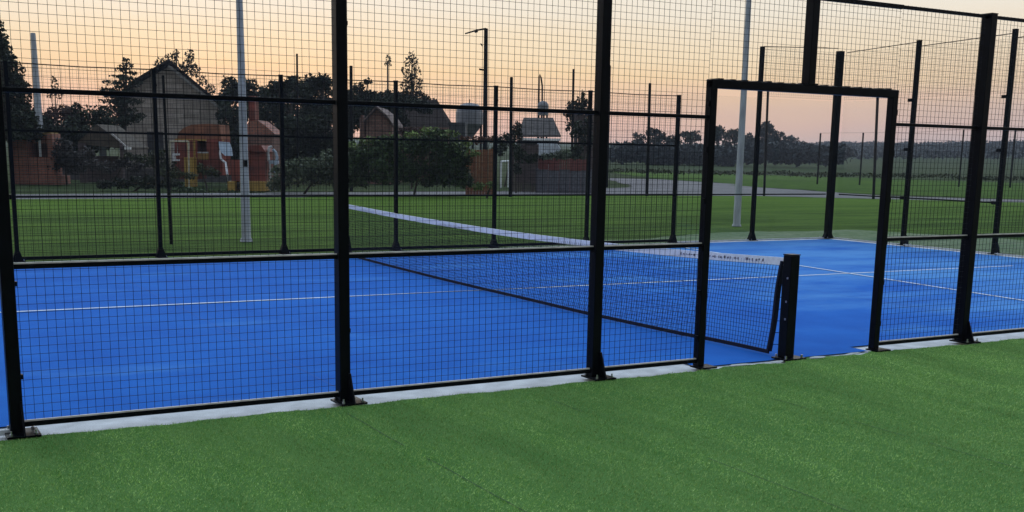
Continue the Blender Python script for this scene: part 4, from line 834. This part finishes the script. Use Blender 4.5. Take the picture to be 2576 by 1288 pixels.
# walls of planks and boards
def board_fence(label, u0, u1, v0, v1, d, m, name='board_fence', th=.06, z0=0, n=12, posts=2):
    a = W(u0, v0, d); b = W(u1, v0, d); r = thing(name, (a.x, a.y, 0), label, 'fence'); k = MB(); Ln = (b-a).dot(R0)
    for i in range(n):
        x0 = Ln*i/n; x1 = Ln*(i+1)/n-.012; q = Vector((a.x, a.y, 0))+R0*x0; q1 = Vector((a.x, a.y, 0))+R0*x1; h = a.z+(b.z-a.z)*i/n+random.uniform(-.03, .03)
        lo = [Vector((q.x, q.y, z0)), Vector((q1.x, q1.y, z0))]; lo += [lo[1]+F0*th*.4, lo[0]+F0*th*.4]; k.hexa(lo, [Vector((p.x, p.y, h)) for p in lo])
    k.build('boards', m, r)
    for i in range(posts):
        q = Vector((a.x, a.y, 0))+R0*Ln*(i/(posts-1))+F0*.08; k = MB(); k.bar((q.x, q.y, z0), (q.x, q.y, a.z+.08), .09); k.build('post', m, r)
    return r
board_fence('orange brown board fence at the right end of the big shrub', 1176, 1244, 376, 470, 45.5, BOARD, n=9)
board_fence('dark brown plank wall left of the white goal post', 1286, 1352, 366, 456, 50, PLANK, name='plank_wall', n=14, posts=3)
board_fence('low reddish plank wall right of the white goal post', 1352, 1478, 402, 456, 50.5, REDPL, name='plank_wall', n=22, posts=4)
board_fence('low grey block wall at the foot of the reddish planks', 1352, 1490, 428, 458, 49.8, mat('grey_block', (.10, .10, .12), .9, .25), name='low_wall', n=5)
board_fence('tall dark plank wall left of the pair of tall posts', 1448, 1492, 290, 405, 60, PLANK, name='plank_wall', n=6)
board_fence('long low dark garden wall behind the playground', 150, 640, 424, 452, 56, mat('garden_wall', (.075, .07, .075), .9, .3), name='low_wall', n=20, posts=3)
# goal frames
def gpost(u, vt, vb, w_=6): return G(u, vb), vt, w_
r = thing('small_goal', tuple(G(1262, 472)), 'small white goal frame seen almost edge on', 'goal')
b0 = G(1260, 472); d_ = (b0-Vector((CX, CY, CZ))).dot(Fv); k = MB(); t_ = W(1265, 406, d_); t2 = W(1279, 405, d_)+F0*.6; b2 = Vector((t2.x, t2.y, 0))
k.tube([b0, Vector((b0.x, b0.y, t_.z))], .04, 8); k.build('upright', WHITE, r); k = MB(); k.tube([b2, t2], .03, 8); k.build('upright', WHITE, r); k = MB(); k.tube([Vector((b0.x, b0.y, t_.z)), t2], .04, 8); k.build('crossbar', WHITE, r)
r = thing('white_post', tuple(G(1380, 478)), 'short thick white post with its shadow side as a black strip before the plank wall', 'post')
b0 = G(1380, 478); d_ = (b0-Vector((CX, CY, CZ))).dot(Fv); k = MB(); k.tube([b0, Vector((b0.x, b0.y, W(1380, 413, d_).z))], .045, 10); k.build('pole', WHITE, r); k = MB(); fbox(k, 1371, 1376.5, 418, 477, d_+.1, .05); k.build('shadow_strip', FARBLACK, r)  # black strip beside the pole stands in for its shaded side
# brick barbecue at the left
D = 49; r = thing('brick_barbecue', tuple(G(85, 450)), 'red brick barbecue with yellow lintel at the far left', 'barbecue')
k = MB(); fbox(k, 34, 72, 330, 446, D, .9, z0=0); fbox(k, 124, 137, 336, 446, D, .9, z0=0); fbox(k, 72, 124, 340, 360, D+.1, .8); fbox(k, 72, 124, 396, 446, D+.02, .86, z0=0); k.build('brickwork', REDB, r)
k = MB(); fbox(k, 72, 126, 333, 338, D-.02, .9); k.build('lintel', YEL, r)
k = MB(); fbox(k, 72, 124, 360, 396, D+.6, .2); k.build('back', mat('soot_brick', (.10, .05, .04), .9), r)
k = MB(); fbox(k, 28, 146, 441, 458, D-.25, 1.4, z0=0); k.build('plinth', REDB, r)
k = MB(); fbox(k, 99, 104, 352, 394, D-.04, .04); k.build('flue_pipe', WHITE, r)
# kiosk with brown roof
D = 52; r = thing('kiosk', tuple(ground_at(250, D)), 'open wooden kiosk with brown pitched roof and white eave left of the house', 'kiosk')
k = MB(); a, b, c1 = W(196, 362, D), W(322, 375, D), W(243, 318, D); off = F0*3; k.prism([a, b, b+Vector((0, 0, .08)), c1+Vector((0, 0, .1)), a+Vector((0, 0, .08))], off); k.build('roof', mat('kiosk_roof', (.05, .038, .025), .9, .35, 4), r)
k = MB(); k.bar(W(281, 336, D)-F0*.03, W(322, 373, D)-F0*.03, .05, .07); k.build('eave', mat('pale_board', (.45, .43, .42), .8), r)
for u0, u1 in ((200, 216), (304, 310)):
    k = MB(); fbox(k, u0, u1, 360, 440, D+.1, .25, z0=0); k.build('post', PLANK, r)
k = MB(); fbox(k, 250, 268, 356, 394, D+1, .05); k.build('screen', BLUEW, r)
k = MB(); fbox(k, 218, 300, 392, 440, D+.9, .1, z0=0); k.build('counter', PLANK, r)
k = MB(); fbox(k, 313, 328, 370, 377, D-.25, .15); k.build('lamp', mat('bright_white', (.85, .85, .85), .5), r)
# playground
D = 50; r = thing('play_tower', tuple(ground_at(500, D)), 'red play tower with orange arched roof and yellow frame in front of the stone house', 'play tower')
k = MB(); fbox(k, 440, 498, 352, 432, D, 1.4, z0=.3); fbox(k, 522, 560, 350, 428, D-.1, 1.5, z0=.5); k.build('red_panel', REDP, r)
k = MB(); a0 = W(455, 350, D)
arc = [(448, 352), (452, 334), (466, 322), (486, 314), (530, 312), (556, 314), (558, 352)]; k.prism([onplane(W(*q, D))-F0*.15 for q in arc], F0*1.7); k.build('roof', ORG, r)
for u0, u1, v0, v1 in ((448, 462, 372, 388), (470, 486, 366, 380), (530, 548, 372, 392)):
    k = MB(); fbox(k, u0, u1, v0, v1, D-.14, .06); k.build('porthole', DARKG, r)
for i in range(7):
    k = MB(); k.tube([W(499+i*4, 384, D-.25), W(499+i*4, 402, D-.25)], .018, 6); k.build('baluster', YEL, r)
k = MB(); k.tube([W(497, 384, D-.25), W(525, 384, D-.25)], .03, 6); k.build('handrail', WHITE2, r)
k = MB(); fbox(k, 440, 560, 350, 353, D-.2, .2); k.build('beam', YEL, r)
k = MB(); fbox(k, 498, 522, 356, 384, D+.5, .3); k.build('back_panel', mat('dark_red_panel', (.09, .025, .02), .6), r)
k = MB(); fbox(k, 496, 526, 384, 430, D, .1); k.build('front_panel', REDP, r)
k = MB()
for u in (476, 491): p, q = W(u, 438, D-.3), W(u, 354, D-.3); k.tube([(p.x, p.y, 0), (p.x, p.y, q.z)], .05, 8)
k.build('upright', YEL, r)
k = MB(); fbox(k, 464, 488, 396, 432, D-.6, .5, z0=0); k.build('step_box', YEL, r)
k = MB(); p = [W(550, 356, D-.4), W(576, 358, D-.5), W(582, 374, D-.6), W(584, 392, D-.7), W(566, 392, D-.7), W(553, 380, D-.6)]; k.prism(p, F0*.12); k.build('slide_top', BLUEW, r)
k = MB(); k.tube([W(553, 380, D-.6), W(556, 400, D-.8), W(568, 410, D-1), W(572, 440, D-2), (*G(574, 474)[:2], .15)], [.05]*5, 8); k.build('slide_rail', WHITE2, r)
D = 47; r = thing('swing_frame', tuple(ground_at(452, D)), 'pale tubular swing frame left of the red play tower', 'swing frame')
k = MB(); gg = 0
for u in (427, 474): p, q = W(u, 420, D), W(u, 356, D); k.tube([(p.x, p.y, 0), (q.x, q.y, q.z)], .04, 8)
k.tube([W(427, 356, D), W(474, 356, D)], .04, 8); k.build('frame', mat('cream_paint', (.40, .36, .26), .6), r)
k = MB(); k.prism([W(433, 386, D), W(447, 386, D), W(447, 391, D), W(437, 392, D), W(438, 401, D), W(447, 401, D), W(447, 405, D), W(433, 405, D)], F0*.3); k.tube([W(436, 356, D)+F0*.1, W(436, 388, D)+F0*.1], .012, 5); k.tube([W(445, 356, D)+F0*.1, W(445, 388, D)+F0*.1], .012, 5); k.build('seat', WHITE2, r)
D = 46; r = thing('toy_house', tuple(ground_at(630, D)), 'red toy house on a yellow base behind the pale lamp pole', 'playhouse')
k = MB(); fbox(k, 583, 606, 402, 456, D-.1, 1.2); fbox(k, 628, 668, 374, 456, D, 1.4); fbox(k, 606, 628, 382, 456, D+.3, .9); k.build('red_wall', REDP, r)
k = MB(); a0 = W(583, 402, D-.1); k.prism([onplane(W(*q, D))-F0*.3 for q in ((622, 382), (634, 366), (664, 366), (674, 382))], F0*1.7); k.build('roof', REDP, r)
k = MB(); fbox(k, 573, 592, 456, 474, D-.3, 1.6, z0=0); fbox(k, 604, 666, 456, 474, D-.3, 1.6, z0=0); k.build('base', YEL, r)
k = MB(); fbox(k, 592, 604, 458, 472, D-.1, .1); k.build('door', DARKG, r)
k = MB(); fbox(k, 636, 648, 392, 412, D-.03, .05); k.build('window', DARKG, r)
D = 52; r = thing('red_chimney_shed', tuple(ground_at(650, D)), 'dark red brick shed with tall tapering chimney right of the pale lamp pole', 'shed')
k = MB(); fbox(k, 627, 642, 242, 330, D, .8); k.build('chimney', REDP, r)
k = MB(); a0 = W(625, 335, D); k.prism([onplane(W(*q, D)) for q in ((606, 338), (627, 306), (648, 302), (670, 318), (692, 338))], F0*2.2); k.build('roof', REDB, r)
k = MB(); fbox(k, 614, 686, 338, 400, D+.1, 2, z0=0); k.build('wall', PINKB, r)
D = 46; r = thing('lounge_chair', tuple(ground_at(685, D)), 'white curved lounge chair between toy house and far post', 'chair')
k = MB(); k.tube([W(676, 405, D), W(674, 385, D), W(677, 372, D), W(684, 368, D)], .06, 8); k.build('backrest', WHITE2, r)
k = MB(); k.tube([W(686, 376, D), W(694, 384, D), W(697, 396, D), W(694, 415, D), W(690, 434, D)], .06, 8); k.build('armrest', BLUEW, r)
k = MB(); fbox(k, 676, 696, 404, 412, D, .5); k.build('seat', BLUEW, r)
k = MB(); fbox(k, 678, 682, 412, 450, D+.1, .06, z0=0); fbox(k, 690, 694, 412, 450, D+.1, .06, z0=0); k.build('leg', WHITE2, r)
r = thing('white_sign_post', tuple(G(524, 454)), 'small white T shaped post on the grass below the play tower', 'post')
b0 = G(524, 454); d_ = (b0-Vector((CX, CY, CZ))).dot(Fv); k = MB(); t_ = W(524, 433, d_); k.bar(b0, (b0.x, b0.y, t_.z), .06); k.bar(Vector((b0.x, b0.y, t_.z))-R0*.22, Vector((b0.x, b0.y, t_.z))+R0*.1, .04); k.build('pole', WHITE2, r)
b0 = G(547-48, 449); k = MB(); k.lathe((b0.x, b0.y, 0), [(.03, 0), (.13, .05), (.16, .12), (.13, .2), (.03, .24)], 12)
tag(k.build('ball', WHITE, origin=(b0.x, b0.y, 0), smooth=True), 'white ball lying on the grass left of the small T post', 'ball')
hz = MB(); hz.box((CX+F0.x*250, CY+F0.y*250, 14), (340, 420, 16), R0, F0, (0, 0, 1))
ho = hz.build('haze', MATS['white_paint'], None); hm = bpy.data.materials.new('haze_air'); hm.use_nodes = True; t = hm.node_tree; t.nodes.clear()
o_ = t.nodes.new('ShaderNodeOutputMaterial'); pv = t.nodes.new('ShaderNodeVolumePrincipled'); pv.inputs['Density'].default_value = .0004; pv.inputs['Color'].default_value = (.62, .70, .85, 1); pv.inputs['Anisotropy'].default_value = .2
t.links.new(pv.outputs[0], o_.inputs['Volume']); ho.data.materials.clear(); ho.data.materials.append(hm); tag(ho, 'thin bluish evening haze over the far fields', 'haze', kind='stuff')
for o in ALL:
    if '_o' in o: del o['_o']
